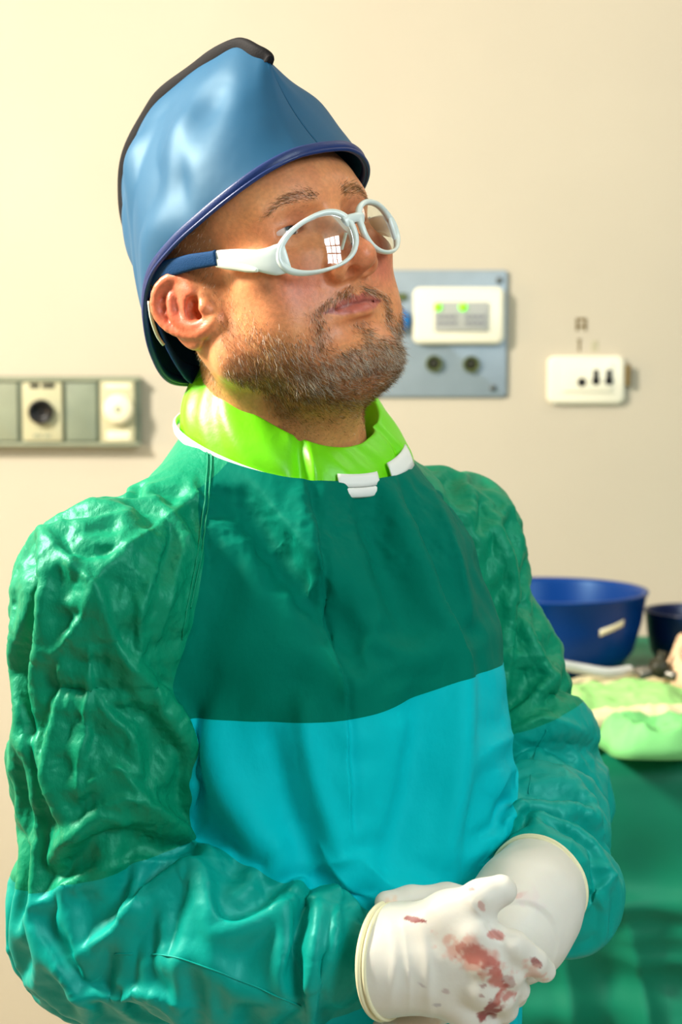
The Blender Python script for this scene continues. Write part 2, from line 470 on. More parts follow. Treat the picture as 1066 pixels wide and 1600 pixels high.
# ================================================================== draped table
M_drape = mat('drape_green', srgb(4, 122, 90), 0.55, 0.3, noise=(8, 0.08, 4))
TZ, TF, TB = 1.05, 2.10, 2.86
tx0, tx1 = 0.10, 1.05
tab = empty('instrument_table', (0.6, 2.5, 0), label='instrument table under a dark green surgical drape', cat='table')
Bag().box((0.575, 2.48, TZ - 0.03), (0.9, 0.7, 0.03)).build('table_top', M_screw, smooth=False)
keep(bpy.data.objects['table_top'], tab)
for x in (0.17, 0.98):
    for y in (2.2, 2.78):
        v, f = tube([(x, y, 0.0), (x, y, TZ - 0.03)], 0.015); o = mesh('leg', v, f, M_screw); keep(o, tab)
# drape: profile runs over the top, rolls over the front edge and hangs
prof = []
for y in np.linspace(TB, TF + 0.03, 40): prof.append((y, TZ))
for a in np.linspace(0, math.pi / 2, 10)[1:]: prof.append((TF + 0.03 - 0.035 * math.sin(a), TZ - 0.035 + 0.035 * math.cos(a)))
for z in np.linspace(TZ - 0.04, 0.35, 90): prof.append((TF - 0.005, z))
prof = np.array(prof); nx = 200; xs = np.linspace(tx0, tx1, nx)
pv = np.zeros((len(prof), nx, 3)); pv[..., 0] = xs; pv[..., 1] = prof[:, :1]; pv[..., 2] = prof[:, 1:]
q = pv.reshape(-1, 3); hang = np.clip((TZ - q[:, 2]) / 0.25, 0, 1); top = q[:, 2] > TZ - 0.002
fold = ridged(np.stack([q[:, 0] * 7 + 0.8 * q[:, 2], q[:, 2] * 1.2, q[:, 0] * 0], 1), 2)
diag = ridged(np.stack([(q[:, 0] + q[:, 2]) * 5, (q[:, 0] - q[:, 2]) * 1.6, q[:, 0] * 0 + 3], 1), 2)
sag = ridged(np.stack([q[:, 0] * 3 + q[:, 2] * 2, q[:, 2] * 13, q[:, 0] * 0 + 9], 1), 2)
q[:, 1] -= hang * (0.030 * fold + 0.020 * diag + 0.014 * sag) + 0.012 * hang
q[:, 2] += np.where(top, 0.004 + 0.004 * ridged(q * np.array([9, 9, 1]), 2), 0)
f = [(i * nx + j, (i + 1) * nx + j, (i + 1) * nx + j + 1, i * nx + j + 1) for i in range(len(prof) - 1) for j in range(nx - 1)]
o = mesh('drape', q, np.array(f), M_drape); keep(o, tab); o.modifiers.new('s', 'SOLIDIFY').thickness = 0.002

M_bowl = mat('bowl_blue', srgb(0, 52, 124), 0.35, 0.4, tint=(0.4, 0.7, 1.0))
M_bowl2 = mat('bowl_navy', srgb(8, 28, 70), 0.3, 0.5)
def bowl(px, Y, R, h, m, label, tape=None):
    c = P(px, 1000, Y); c[2] = TZ + 0.009
    e = empty('basin', c, label=label, cat='basin', group='plastic basins on the table')
    pr = [(0.0005, 0.0), (R * 0.62, 0.0), (R * 0.74, 0.006), (R * 0.86, h * 0.25), (R * 0.94, h * 0.6), (R * 0.985, h * 0.94), (R * 1.01, h * 0.97), (R * 1.01, h), (R * 0.97, h), (R * 0.95, h * 0.94), (R * 0.91, h * 0.6), (R * 0.83, h * 0.25), (R * 0.7, 0.01), (0.0005, 0.008)]
    o = Bag().lathe(c, pr, 72, cap=False).build('basin_shell', m); keep(o, e)
    if tape:
        a0, a1, z0, z1 = tape; v = []; f = []; n = 12
        for i in range(n + 1):
            a = math.radians(a0 + (a1 - a0) * i / n)
            for zz in (z0, z1):
                rr = R * (0.86 + 0.125 * (zz + 0.0 * i) ** 0.7) + 0.0022
                v.append((c[0] + rr * math.sin(a), c[1] - rr * math.cos(a), c[2] + h * zz + h * 0.10 * i / n))
        f = [(2 * i, 2 * i + 2, 2 * i + 3, 2 * i + 1) for i in range(n)]
        o = mesh('tape_label', v, f, M_cream); keep(o, e); o.modifiers.new('s', 'SOLIDIFY').thickness = 0.0006
    return e
bowl(862, 2.60, 0.128, 0.106, M_bowl, 'large blue plastic basin with a strip of white tape', (24, 43, 0.56, 0.645))
bowl(1085, 2.62, 0.068, 0.075, M_bowl2, 'small dark blue basin beside the large one')

def pad(name, label, cat, pts, hgt, m, amp=0.006, sc=22, n=60, seed=0, group=None, kind=None):
    """rumpled cloth: closed outline on the table (photo points at table height), domed and crumpled, with an underside"""
    out = []
    for px, py in pts:
        a = P(px, py, 2.0); d = a - np.array([0, 0, CAMZ]); out.append(np.array([0, 0, CAMZ]) + d * ((TZ + 0.008 - CAMZ) / d[2]))
    out = catmull(out, 96, True); c = out.mean(0); rr = np.linspace(0, 1, 22) ** 0.8
    v = []
    for r_ in rr:
        for p_ in out:
            x = c + (p_ - c) * r_; x = x.copy(); x[2] = TZ + 0.009 + hgt * (1 - r_ ** 6) ** 0.5; v.append(x)
    v = np.array(v); cr = ridged(v * sc + seed * 5.1, 3) * amp
    v[:, 2] += cr * np.repeat((1 - rr ** 8), 96); v[:, :2] += 0.5 * amp * np.stack([fbm(v * sc * 0.7 + seed, 2), fbm(v * sc * 0.7 + seed + 20, 2)], 1)
    v[:, 2] = np.maximum(v[:, 2], TZ + 0.0085)
    f = [(i * 96 + j, (i + 1) * 96 + j, (i + 1) * 96 + (j + 1) % 96, i * 96 + (j + 1) % 96) for i in range(21) for j in range(96)]
    nb = len(v); v = np.concatenate([v, [[c[0], c[1], TZ + 0.0082]]])
    f += [(21 * 96 + j, nb, 21 * 96 + (j + 1) % 96) for j in range(96)]
    return mesh(name, v, f, m, label=label, cat=cat, group=group)
M_gauze = mat('gauze_green', srgb(150, 206, 122), 0.8, noise=(30, 0.08, 4))
M_gauze2 = mat('gauze_mint', srgb(118, 196, 118), 0.8, noise=(30, 0.1, 4))
M_cloth = mat('cloth_cream', srgb(212, 204, 162), 0.8, noise=(30, 0.06, 4))
M_pink = mat('glove_pink', srgb(236, 200, 160), 0.5, noise=(20, 0.08, 3))
M_orange = mat('orange_scrap', srgb(236, 120, 50), 0.6, noise=(30, 0.08, 3))
pad('gauze_cloth', 'large pale green gauze cloth crumpled on the drape at the back', 'cloth', [(858, 1118), (880, 1098), (960, 1094), (1030, 1096), (1080, 1100), (1120, 1114), (1080, 1130), (1000, 1131), (930, 1131), (875, 1130)], 0.020, M_gauze, 0.008, 16, seed=1)
pad('gauze_cloth', 'mint green folded gauze cloth at the front edge of the draped table', 'cloth', [(928, 1166), (945, 1154), (1010, 1151), (1080, 1151), (1130, 1164), (1090, 1188), (1010, 1190), (955, 1184)], 0.022, M_gauze2, 0.010, 20, seed=2)
pad('cream_cloth', 'cream cloth strip lying in front of the large basin', 'cloth', [(850, 1085), (880, 1070), (950, 1066), (1020, 1066), (1050, 1074), (1000, 1082), (930, 1086), (880, 1098)], 0.008, M_cloth, 0.003, 30, seed=3)
pad('cream_cloth', 'narrow cream cloth strip between the two green gauze cloths', 'cloth', [(895, 1141), (930, 1136), (1000, 1135), (1080, 1135), (1120, 1138), (1060, 1145), (980, 1147), (915, 1148)], 0.022, M_cloth, 0.004, 30, seed=4)
pad('rubber_glove', 'pinkish crumpled rubber glove at the right edge of the table', 'glove', [(1042, 1086), (1046, 1062), (1070, 1054), (1110, 1060), (1120, 1084), (1080, 1096)], 0.045, M_pink, 0.012, 24, seed=5)
pad('orange_scrap', 'small orange scrap beside the left sleeve on the table', 'scrap', [(905, 1160), (908, 1148), (920, 1146), (926, 1156), (918, 1166)], 0.012, M_orange, 0.004, 40, seed=6)
M_tube = mat('tubing', srgb(206, 208, 205), 0.35, spec=0.5)
tp = [P(840, 1046, 2.42), P(870, 1039, 2.42), P(905, 1044, 2.43), P(950, 1056, 2.44), P(985, 1061, 2.46)]
for i, p_ in enumerate(tp): p_[2] = max(p_[2], TZ + 0.030)
v, f = tube(catmull(tp, 60), 0.0065); mesh('suction_tube', v, f, M_tube, label='pale suction tube arching in front of the large basin', cat='tube')
# metal clamp
M_inst = mat('instrument_steel', srgb(120, 118, 110), 0.35, metal=0.7)
cl = empty('metal_clamp', P(1030, 1092, 2.42), label='grey metal clamp lying on the cream cloth strip', cat='clamp')
zc = TZ + 0.034
a = P(1000, 1085, 2.40); b = P(1062, 1090, 2.42); c = P(1030, 1080, 2.41)
for (p0, p1, r_) in ((a, b, 0.006), (a + [0, 0.03, 0], b + [-0.01, -0.03, 0], 0.006)):
    p0 = p0.copy(); p1 = p1.copy(); p0[2] = p1[2] = zc
    v, f = tube(catmull([p0, (p0 + p1) / 2 + [0, 0, 0.004], p1], 12), r_); o = mesh('jaw', v, f, M_inst); keep(o, cl)
Bag().disc((c[0], c[1] + 0.0, zc + 0.008), 0.012, [(1, 0.012), (1, -0.012), (0.6, -0.016)], 20).build('hinge', M_dark); keep(bpy.data.objects['hinge'], cl)
v, f = tube([(c[0] - 0.002, c[1], zc), (c[0] + 0.004, c[1], zc + 0.028)], 0.006); o = mesh('lever', v, f, M_dark); keep(o, cl)

# ================================================================== the person
def rot(y, p, r):
    y, p, r = map(math.radians, (y, p, r))
    cy, sy, cp, sp, cr, sr = math.cos(y), math.sin(y), math.cos(p), math.sin(p), math.cos(r), math.sin(r)
    base = np.array([[1, 0, 0], [0, -1, 0], [0, 0, 1.]])
    return np.array([[cy, -sy, 0], [sy, cy, 0], [0, 0, 1]]) @ base @ np.array([[1, 0, 0], [0, cp, -sp], [0, sp, cp]]) @ np.array([[cr, 0, -sr], [0, 1, 0], [sr, 0, cr]])
# head frame: origin between the ears, x = his left, y = forward, z = up, in millimetres.
# the frame is mirrored (left-handed) against world, so faces are flipped on the way out
HO = P(426, 445, 1.5); HR = rot(38, 20.5, 10)
def H(l): return (HO + np.asarray(l, float) @ HR.T / 1000)
def Hi(wp): return (np.asarray(wp, float) - HO) @ HR * 1000
def flip(f): return f[:, ::-1] if isinstance(f, np.ndarray) else [tuple(reversed(q)) for q in f]
DET = np.linalg.det(HR)
def hmesh(name, v, f, m, parent=None, **kw):
    o = mesh(name, H(v), flip(f) if DET < 0 else f, m, **kw)
    if parent is not None: keep(o, parent)
    return o

person = empty('person', P(470, 1600, 1.5), label='person in green surgical gown, blue cap and white glasses with gloved hands clasped', cat='person')

def sculpt_head():
    g = Grid((-100, -112, -190), (100, 128, 130), 1.5)
    g.ell((0, -8, 46), (75, 98, 80))
    g.ell((0, 44, 42), (63, 50, 44), 20)                      # forehead
    g.ell((0, 36, -12), (64, 50, 66), 22)                     # mid face
    for s in (-1, 1):
        g.ell((s * 50, 56, -8), (18, 22, 15), 16)             # cheek bone
        g.cone((s * 58, 4, -50), (s * 17, 52, -84), 16, 17, 22)   # jaw
        g.cone((s * 62, 2, 5), (s * 58, 4, -50), 12, 16, 20)
        g.ell((s * 41, 46, -42), (26, 26, 34), 18)            # cheek
    g.ell((0, 55, -49), (34, 27, 30), 14)                     # mouth barrel
    g.ell((0, 52, -84), (25, 16, 17), 14)                     # chin
    for s in (-1, 1):
        g.cone((s * 10, 82, 36), (s * 46, 70, 35), 8, 7, 12)  # brow ridge
    for s in (-1, 1):
        g.ell((s * 33, 92, 15), (17, 15, 12.5), 10, True)     # socket
        g.ell((s * 14, 92, 12), (7, 8, 13), 8, True)
    # nose
    g.cone((0, 82, 26), (0, 105, -14), 7.5, 8.0, 9)
    g.cone((0, 80, 10), (0, 92, -18), 11, 13, 8)
    g.ell((0, 106, -20), (10, 10.5, 9.5), 7)
    for s in (-1, 1):
        g.ell((s * 13.5, 91, -22), (8, 12, 9), 5)
    for s in (-1, 1):
        g.ell((s * 9.5, 99, -30), (5.0, 7.5, 7.0), 1.5, True)
        g.cone((s * 22, 88, -20), (s * 25, 84, -30), 1.6, 1.2, 6, True)   # alar crease
    # eyelids
    for s in (-1, 1):
        g.ell((s * 32, 66.5, 17), 14.6, 5)
        def almond(X, Y, Z, s=s):
            x = (X - s * 32.5) * s
            top = 17.6 + 2.3 * (1 - (x / 15) ** 2) - 0.05 * x; bot = 17.2 - 3.9 * (1 - (x / 15) ** 2)
            return np.maximum(np.maximum(Z - top, bot - Z), np.maximum(np.abs(x + 1) - 11.5, 74 - Y)) 
        g.put(almond, (s * 32 - 18, 70, 5), (s * 32 + 18, 92, 30), 1.5, True)
        g.cone((s * 19, 80, 26), (s * 46, 70, 23), 1.2, 1.2, 4, True)      # crease over the lid
    # lips
    for s in (-1, 1):
        up = [(s * 28, 65, -47), (s * 16, 77, -44), (s * 6, 83, -40.5), (0, 82.5, -41.5)]
        lo = [(s * 27, 65, -48.5), (s * 15, 76, -52.5), (s * 6, 81, -54.5), (0, 81.5, -54.5)]
        g.chain(up, (2.0, 3.6, 4.3, 4.1), 3.0, 5); g.chain(lo, (2.0, 4.4, 5.4, 5.6), 3.0, 5)
    for s in (-1, 1):
        g.chain([(s * 30, 65, -48.5), (s * 16, 82.5, -47.8), (s * 6, 88, -46.8), (0, 88, -47.5)], (0.9, 1.2, 1.2, 1.2), 1.5, sub=True)
        g.cone((s * 4, 79, -27.5), (s * 3, 84, -34.5), 2.0, 1.8, 5)            # philtrum columns
        g.ell((s * 34, 63, -49.5), (3.5, 5, 5), 6, True)
    g.ell((0, 81, -64.5), (16, 5, 5), 8, True)                  # under the lower lip
    # ears: (y, z) drawn around the ear hole
    for s in (-1, 1):
        def E(y, z, x): return (s * x, y, z)
        ox, oy, oz = 73, 3, -6
        a = math.radians(14); ca, sa = math.cos(a), math.sin(a)
        def Q(y, z, x):
            yy, zz = y * ca + z * sa * -1, y * sa + z * ca
            return E(oy + yy, oz + zz, ox + x - yy * 0.38)
        g.ell(Q(-14, 5, 0.8), (6.0, 21, 29), 4)               # plate
        g.ell(Q(-1, -3, 6), (6.5, 10, 12), 4, True)            # concha
        g.ell(Q(-14, 14, 8.5), (4.5, 8, 11), 5, True)
        hel = [Q(6, 8, 2), Q(3, 22, 3), Q(-6, 31, 4.5), Q(-19, 30, 5), Q(-29, 20, 4.5), Q(-30, 6, 3.5), Q(-24, -6, 3), Q(-15, -14, 3.5), Q(-6, -18, 4.5), Q(3, -17, 2.5), Q(7, -12, 0)]
        for z_, yb in ((-10, -14), (-4, -22), (4, -27), (12, -28), (20, -26), (26, -16)): g.cone(Q(-6, z_, 0.0), Q(yb, z_, 1.5), 3.6, 3.6, 3)
        hp = catmull(hel, 26); g.chain(list(hp), list(np.interp(np.linspace(0, 1, 26), [0, 0.3, 0.55, 0.8, 0.92, 1], [3.6, 4.2, 3.6, 4.6, 6.0, 4.5])), 2.0, 2)
        ant = catmull([Q(-13, 20, 4), Q(-19, 8, 5.5), Q(-17, -4, 5.0), Q(-9, -11, 4.5), Q(-2, -12, 3.5)], 14); g.chain(list(ant), [3.0] * 14, 3, 3)
        g.chain([Q(6, 4, 3), Q(5, -5, 5), Q(3, -11, 3)], [3.5, 4.6, 3.5], 4, 4)   # tragus
        g.ell(Q(-3, -3, -1), (5.5, 6, 9), 3, True)
    # neck, down into the gown
    nb = Hi(P(470, 800, 1.55)); nt = np.array([0, -28, -40])
    g.cone(nt, nt + (nb - nt) * 0.75, 56, 62, 26)
    g.cone((0, 40, -84), nt + (nb - nt) * 0.62 + np.array([0, 22, 0]), 24, 34, 26)   # throat
    for s in (-1, 1):
        g.cone((s * 58, -18, -35), nt + (nb - nt) * 0.75 + np.array([s * 12, 40, 0]), 11, 12, 16)
    # fleshy under the jaw
    g.ell((0, 46, -86), (42, 38, 18), 18)
    v, f = g.surf(); v = relax(v, f, 2, 0.4)
    return g, v, f
HG, hv, hf = sculpt_head()
hn = normals(hv, hf)

def G(p, c, r):
    return np.exp(-(((p - np.array(c, np.float32)) / np.array(r, np.float32)) ** 2).sum(1))
def skin_colour(p):
    base = np.tile(np.array(srgb(238, 160, 104), np.float32), (len(p), 1))
    def mixc(c, w_):
        nonlocal base; base = base * (1 - w_[:, None]) + np.array(srgb(*c), np.float32) * w_[:, None]
    ax = np.abs(p[:, 0]); q = np.stack([ax, p[:, 1], p[:, 2]], 1)
    mixc((216, 104, 92), 0.65 * G(q, (40, 70, -22), (22, 30, 20)))
    mixc((205, 92, 72), 0.7 * G(q, (0, 106, -18), (16, 16, 16)))
    mixc((214, 84, 66), 0.75 * np.clip((ax - 74) / 8, 0, 1) * G(q, (80, -12, 0), (30, 40, 40)))
    mixc((196, 48, 34), 0.75 * G(q, (80, -22, 2), (12, 7, 14)))
    mixc((190, 60, 40), 0.5 * G(q, (76, 0, -12), (12, 8, 12)))
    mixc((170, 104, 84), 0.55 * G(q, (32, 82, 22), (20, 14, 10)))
    n1 = fbm(p * 0.05, 3); n2 = fbm(p * 0.16 + 5, 2)
    mixc((192, 100, 74), np.clip(0.16 + 0.22 * n1, 0, 0.5)); mixc((238, 186, 140), np.clip(0.15 * n2, 0, 0.3))
    for c, r_ in (((-46, 76, 33), 1.6), ((-60, 66, -18), 1.8), ((-45, 80, -33), 1.2), ((-66, 52, 10), 1.4)):
        mixc((128, 66, 40), 0.8 * G(p, c, (r_ * 2.2,) * 3))
    # lips: by closeness to the mouth line
    d = np.full(len(p), 99.0, np.float32); zc = np.interp(ax, [0, 6, 16, 28], [-47.5, -47, -47.8, -48])
    up = np.interp(ax, [0, 6, 16, 28], [5.2, 6.8, 5.0, 0.5]); lo = np.interp(ax, [0, 8, 16, 27], [9.5, 9.2, 7.0, 0.5])
    dz = p[:, 2] - zc; inside = np.where(dz > 0, 1 - dz / np.maximum(up, 0.4), 1 + dz / np.maximum(lo, 0.4))
    m_ = np.clip(inside * 4, 0, 1) * (ax < 29) * (p[:, 1] > 60); mixc((190, 92, 90), 0.75 * m_)
    mixc((110, 36, 34), 0.7 * np.exp(-(dz / 1.2) ** 2) * (ax < 28) * (p[:, 1] > 60))
    return np.clip(base, 0, 1)
def sstep(x): x = np.clip(x, 0, 1); return x * x * (3 - 2 * x)
def beard_density(p):
    ax = np.abs(p[:, 0]); y, z = p[:, 1], p[:, 2]
    zu = np.interp(y, [-20, 10, 22, 28, 38, 50, 62, 74], [-30, 0, 8, 4, -8, -26, -44, -58])
    side = sstep((zu - z + 2) / 26) * sstep((y - 2 + 0.25 * (-z - 40)) / 10)
    side *= np.where((ax < 33) & (y > 45) & (z > -74), 0, 1)
    neck = sstep((z + 138) / 40); side = side * neck * np.interp(z, [-80, -55, -20], [1.0, 0.6, 0.4]) * (0.75 + 0.35 * fbm(p * 0.09, 2))
    must = sstep((z + 42 + 0.03 * ax + np.clip(ax - 14, 0, 20) * 0.28) / 3.5) * sstep((-31.5 - np.clip(ax - 6, 0, 30) * 0.35 - z) / 4) * (ax < 34) * (y > 58)
    corner = np.exp(-((ax - 35) / 5.5) ** 2) * sstep((z + 80) / 10) * sstep((-40 - z) / 8) * (y > 40) * 0.9
    soul = np.exp(-(ax / 7) ** 2) * sstep((-58.5 - z) / 3) * (z > -82) * (y > 60)
    chin = sstep((-74 - z - 0.12 * np.maximum(18 - ax, 0)) / 8) * (y > 40) * neck
    return np.clip(np.maximum.reduce([side, must, corner, soul, chin]), 0, 1) * ((ax < 76) | (z < -45)) * ((y > 12) | (z < -40))
def hair_density(p):
    ax = np.abs(p[:, 0]); y, z = p[:, 1], p[:, 2]
    tem = sstep((z - 8) / 10) * sstep((46 - y - 0.1 * (50 - z)) / 12) * (ax > 55) * (y > -6)
    burn = sstep((26 - y) / 6) * sstep((y - 10) / 5) * sstep((z + 12) / 8) * (ax > 60) * (z < 20) * 0.7
    nape = sstep((-22 - y) / 8) * sstep((z + 75) / 25) * (z < 20)
    top_ = (z > 45) * sstep((50 - y) / 15) * 0.3
    return np.clip(np.maximum.reduce([tem, burn, nape, top_]), 0, 1) * np.where((ax > 74) & (z < 34) & (y < 16), 0, 1)
sk = skin_colour(hv)
bd = beard_density(hv); hd = hair_density(hv)
bw_ = bd * np.interp(hv[:, 2], [-80, -40], [0.42, 0.25])
sk = sk * (1 - bw_[:, None]) + np.array(srgb(128, 84, 54), np.float32) * bw_[:, None]
sk = sk * (1 - 0.4 * hd[:, None]) + np.array(srgb(130, 88, 58), np.float32) * 0.4 * hd[:, None]
M_skin = mat('skin', (0.6, 0.3, 0.2), 0.42, 0.45, attr='tint', sss=0.18, noise=(320, 0.13, 4), bump=[(1100, 0.25, 0.0006, 4, (1, 1, 1)), (320, 0.25, 0.001, 3, (1, 1, 1))])
body = hmesh('head_and_neck', hv, hf, M_skin, person, attrs={'tint': sk})

# eyes
M_eye = mat('eye', (0.8, 0.8, 0.8), 0.12, 0.6, attr='tint')
for s in (-1, 1):
    c = np.array([s * 32, 66.5, 17.0]); v = []; f = []; nu, nv_ = 40, 26
    gaze = np.array([0.05, 0.995, 0.03]); gaze /= np.linalg.norm(gaze); e1 = np.cross(gaze, [0, 0, 1.0]); e1 /= np.linalg.norm(e1); e2 = np.cross(e1, gaze); tn = []
    for i in range(nv_ + 1):
        th = math.pi * i / nv_
        for j in range(nu):
            ph = 2 * math.pi * j / nu; rr = 12.6 + 0.5 * math.exp(-(th / 0.4) ** 2)
            v.append(c + rr * (gaze * math.cos(th) + (e1 * math.cos(ph) + e2 * math.sin(ph)) * math.sin(th)))
            tn.append((0.01, 0.01, 0.012) if th < 0.19 else srgb(62, 78, 84) if th < 0.48 else srgb(225, 212, 205))
    f = [(i * nu + j, i * nu + (j + 1) % nu, (i + 1) * nu + (j + 1) % nu, (i + 1) * nu + j) for i in range(nv_) for j in range(nu)]
    hmesh('eye', np.array(v), f, M_eye, person, attrs={'tint': np.array(tn)})

# ---- hair: every strand is a thin three-sided tube
def strands(name, p, n, d, length, rad, colr, bend, m, parent, seg=4, seed=1, label=None):
    r_ = np.random.default_rng(seed); k = len(p)
    d = d / (np.linalg.norm(d, axis=1, keepdims=True) + 1e-9)
    tt = np.linspace(0, 1, seg)
    pts = p[:, None] - 0.6 * n[:, None] + length[:, None, None] * (tt[None, :, None] * d[:, None] + (tt ** 2)[None, :, None] * bend[:, None])
    a = np.cross(d, r_.normal(size=(k, 3))); a /= np.linalg.norm(a, axis=1, keepdims=True) + 1e-9; b = np.cross(d, a)
    rr = rad[:, None] * np.interp(tt, [0, 0.6, 1], [1, 0.85, 0.25])[None]
    ring = []
    for j in range(3):
        an = 2 * math.pi * j / 3; ring.append(pts + rr[..., None] * (a[:, None] * math.cos(an) + b[:, None] * math.sin(an)))
    v = np.stack(ring, 2).reshape(-1, 3)           # k, seg, 3
    base = (np.arange(k) * seg * 3)[:, None, None]; i = np.arange(seg - 1)[None, :, None] * 3; j = np.arange(3)[None, None, :]; j2 = (j + 1) % 3
    f = np.stack([base + i + j, base + i + j2, base + i + 3 + j2, base + i + 3 + j], -1).reshape(-1, 4)
    col_ = np.repeat(colr, seg * 3, axis=0)
    o = hmesh(name, v, f, m, parent, attrs={'tint': col_}, kind='stuff', label=label)
    return o
def scatter(dens, count, seed):
    r_ = np.random.default_rng(seed)
    a, b, c, d = (hv[hf[:, i]] for i in range(4)); area_ = np.linalg.norm(np.cross(c - a, d - b), axis=1) / 2
    w_ = area_ * dens(hv)[hf].mean(1); w_ /= w_.sum()
    q = r_.choice(len(hf), count, p=w_); u, t_ = r_.random((2, count, 1))
    pp = (a[q] * (1 - u) + b[q] * u) * (1 - t_) + (d[q] * (1 - u) + c[q] * u) * t_
    nn = hn[hf[q]].mean(1); nn = -nn if DET > 0 and False else nn
    return pp, nn / np.linalg.norm(nn, axis=1, keepdims=True), r_
M_hair = mat('facial_hair', (0.3, 0.2, 0.1), 0.45, 0.35, attr='tint')
def hair_cols(r_, k, grey, dark=0.0):
    pal = np.array([srgb(122, 78, 40), srgb(164, 114, 58), srgb(206, 158, 92), srgb(96, 62, 38)]); c = pal[r_.integers(0, 4, k)] * r_.uniform(0.75, 1.2, (k, 1))
    g_ = r_.random(k) < grey; c[g_] = np.array(srgb(236, 226, 206)) * r_.uniform(0.8, 1.1, (g_.sum(), 1)); return np.clip(c * (1 - dark), 0, 1).astype(np.float32)
NB = 24000
p_, n_, r_ = scatter(beard_density, NB, 5)
ax = np.abs(p_[:, 0]); sx = np.sign(p_[:, 0]); y, z = p_[:, 1], p_[:, 2]
must = (z > -46) & (ax < 30) & (y > 58)
dn = np.stack([sx * 0.15, 0.25 + 0 * ax, -1.0 + 0 * ax], 1); dn[must] = np.stack([sx[must] * 0.75, 0.15 + 0 * sx[must], -0.75 + 0 * sx[must]], 1)
chinm = (z < -72) & (y > 35); dn[chinm] = np.stack([sx[chinm] * 0.1 - p_[chinm, 0] * 0.008, 0.45 + 0 * sx[chinm], -0.9 + 0 * sx[chinm]], 1)
under = z < -98; dn[under] = np.stack([sx[under] * 0.1, 0.9 + 0 * sx[under], -0.5 + 0 * sx[under]], 1)
dn -= n_ * (dn * n_).sum(1, keepdims=True)
d_ = dn + n_ * np.where(must, 0.3, 0.42)[:, None] + r_.normal(0, 0.26, (NB, 3))
ln = np.interp(y, [0, 30, 55, 70], [4.5, 6.5, 8, 6]) * np.interp(z, [-125, -100, -84, -60, -20], [0.45, 0.75, 1.1, 0.8, 0.55]); ln[must] = 7.5
ln *= r_.uniform(0.55, 1.3, NB)
grey = np.interp(y, [10, 45, 65], [0.14, 0.26, 0.46]) * np.interp(z, [-110, -90, -60, -30], [0.5, 1.2, 0.7, 0.5])
strands('beard', p_, n_, d_, ln, r_.uniform(0.075, 0.125, NB) * np.where(r_.random(NB) < 0.06, 1.5, 1.0), hair_cols(r_, NB, grey), r_.normal(0, 0.16, (NB, 3)) + np.array([0, 0.05, -0.12]), M_hair, person, label='short brown and grey full beard and moustache')
NH = 9000
p_, n_, r_ = scatter(hair_density, NH, 6)
dn = np.tile([0, -0.55, -0.6], (NH, 1)).astype(float); dn -= n_ * (dn * n_).sum(1, keepdims=True)
strands('short_hair', p_, n_, dn + 0.35 * n_ + r_.normal(0, 0.2, (NH, 3)), r_.uniform(2.5, 5.5, NH), r_.uniform(0.08, 0.12, NH), hair_cols(r_, NH, 0.2 + 0 * p_[:, 0]), r_.normal(0, 0.1, (NH, 3)), M_hair, person, label='close-cropped brown hair at the temple')
# eyebrows
for s in (-1, 1):
    def bden(p, s=s):
        x = p[:, 0] * s; zc = np.interp(x, [8, 20, 34, 50], [32, 35.5, 37, 30]); wd_ = np.interp(x, [6, 12, 30, 50], [2.5, 4.0, 3.4, 1.2])
        return np.exp(-((p[:, 2] - zc) / wd_) ** 2) * sstep((x - 7) / 5) * sstep((53 - x) / 10) * (p[:, 1] > 40)
    k = 1100; p_, n_, r_ = scatter(bden, k, 11 + s)
    dn = np.stack([s * np.full(k, 1.0), np.full(k, -0.2), np.interp(p_[:, 0] * s, [8, 30, 50], [0.7, 0.15, -0.4])], 1); dn -= n_ * (dn * n_).sum(1, keepdims=True)
    strands('eyebrow', p_, n_, dn + 0.16 * n_ + r_.normal(0, 0.14, (k, 3)), r_.uniform(4, 6.5, k), r_.uniform(0.08, 0.115, k), hair_cols(r_, k, 0.08 + 0 * ax[:k], 0.1), r_.normal(0, 0.1, (k, 3)), M_hair, person)

# ---- cap: two side panels that meet in a black bound seam over the top and down the back
M_cap = mat('cap_vinyl', srgb(8, 78, 116), 0.56, 0.6, tint=(0.6, 0.9, 1.0), noise=(14, 0.05, 3), bump=[(30, 0.10, 0.006, 2, (1, 1, 1)), (1500, 0.08, 0.0003, 2, (1, 1, 1))])
M_bind = mat('cap_binding', srgb(10, 44, 104), 0.42, 0.5, bump=[(900, 0.2, 0.0006, 2, (1, 1, 1))])
M_seam = mat('black_binding', srgb(20, 18, 20), 0.75, 0.2, bump=[(700, 0.3, 0.0008, 3, (1, 1, 1))])
M_navy = mat('navy_elastic', srgb(16, 62, 128), 0.6, 0.3, bump=[(600, 0.3, 0.0008, 2, (1, 1, 1))])
brim = [(0, 105, 66), (24, 103, 65), (46, 92, 61), (64, 72, 55), (76, 42, 49), (83, 8, 43), (84, -28, 34), (80, -56, 14), (70, -78, -12), (48, -97, -32), (0, -112, -38)]
ridge = [(0, 85, 142), (0, 84.6, 143), (0, 79, 153), (0, 60, 169), (0, 30, 175), (0, -10, 178), (0, -58, 178), (0, -98, 166), (0, -134, 144), (0, -146, 104), (0, -140, 40)]
nb_ = 90; nr = 44
B = catmull(brim, nb_); S = catmull(ridge, nb_); S[:6] = S[0] + (S[6] - S[0]) * (np.arange(6)[:, None] / 6) ** 2
B[:, 0] = np.maximum(B[:, 0], 0); B[0, 0] = 0; B[-1, 0] = 0
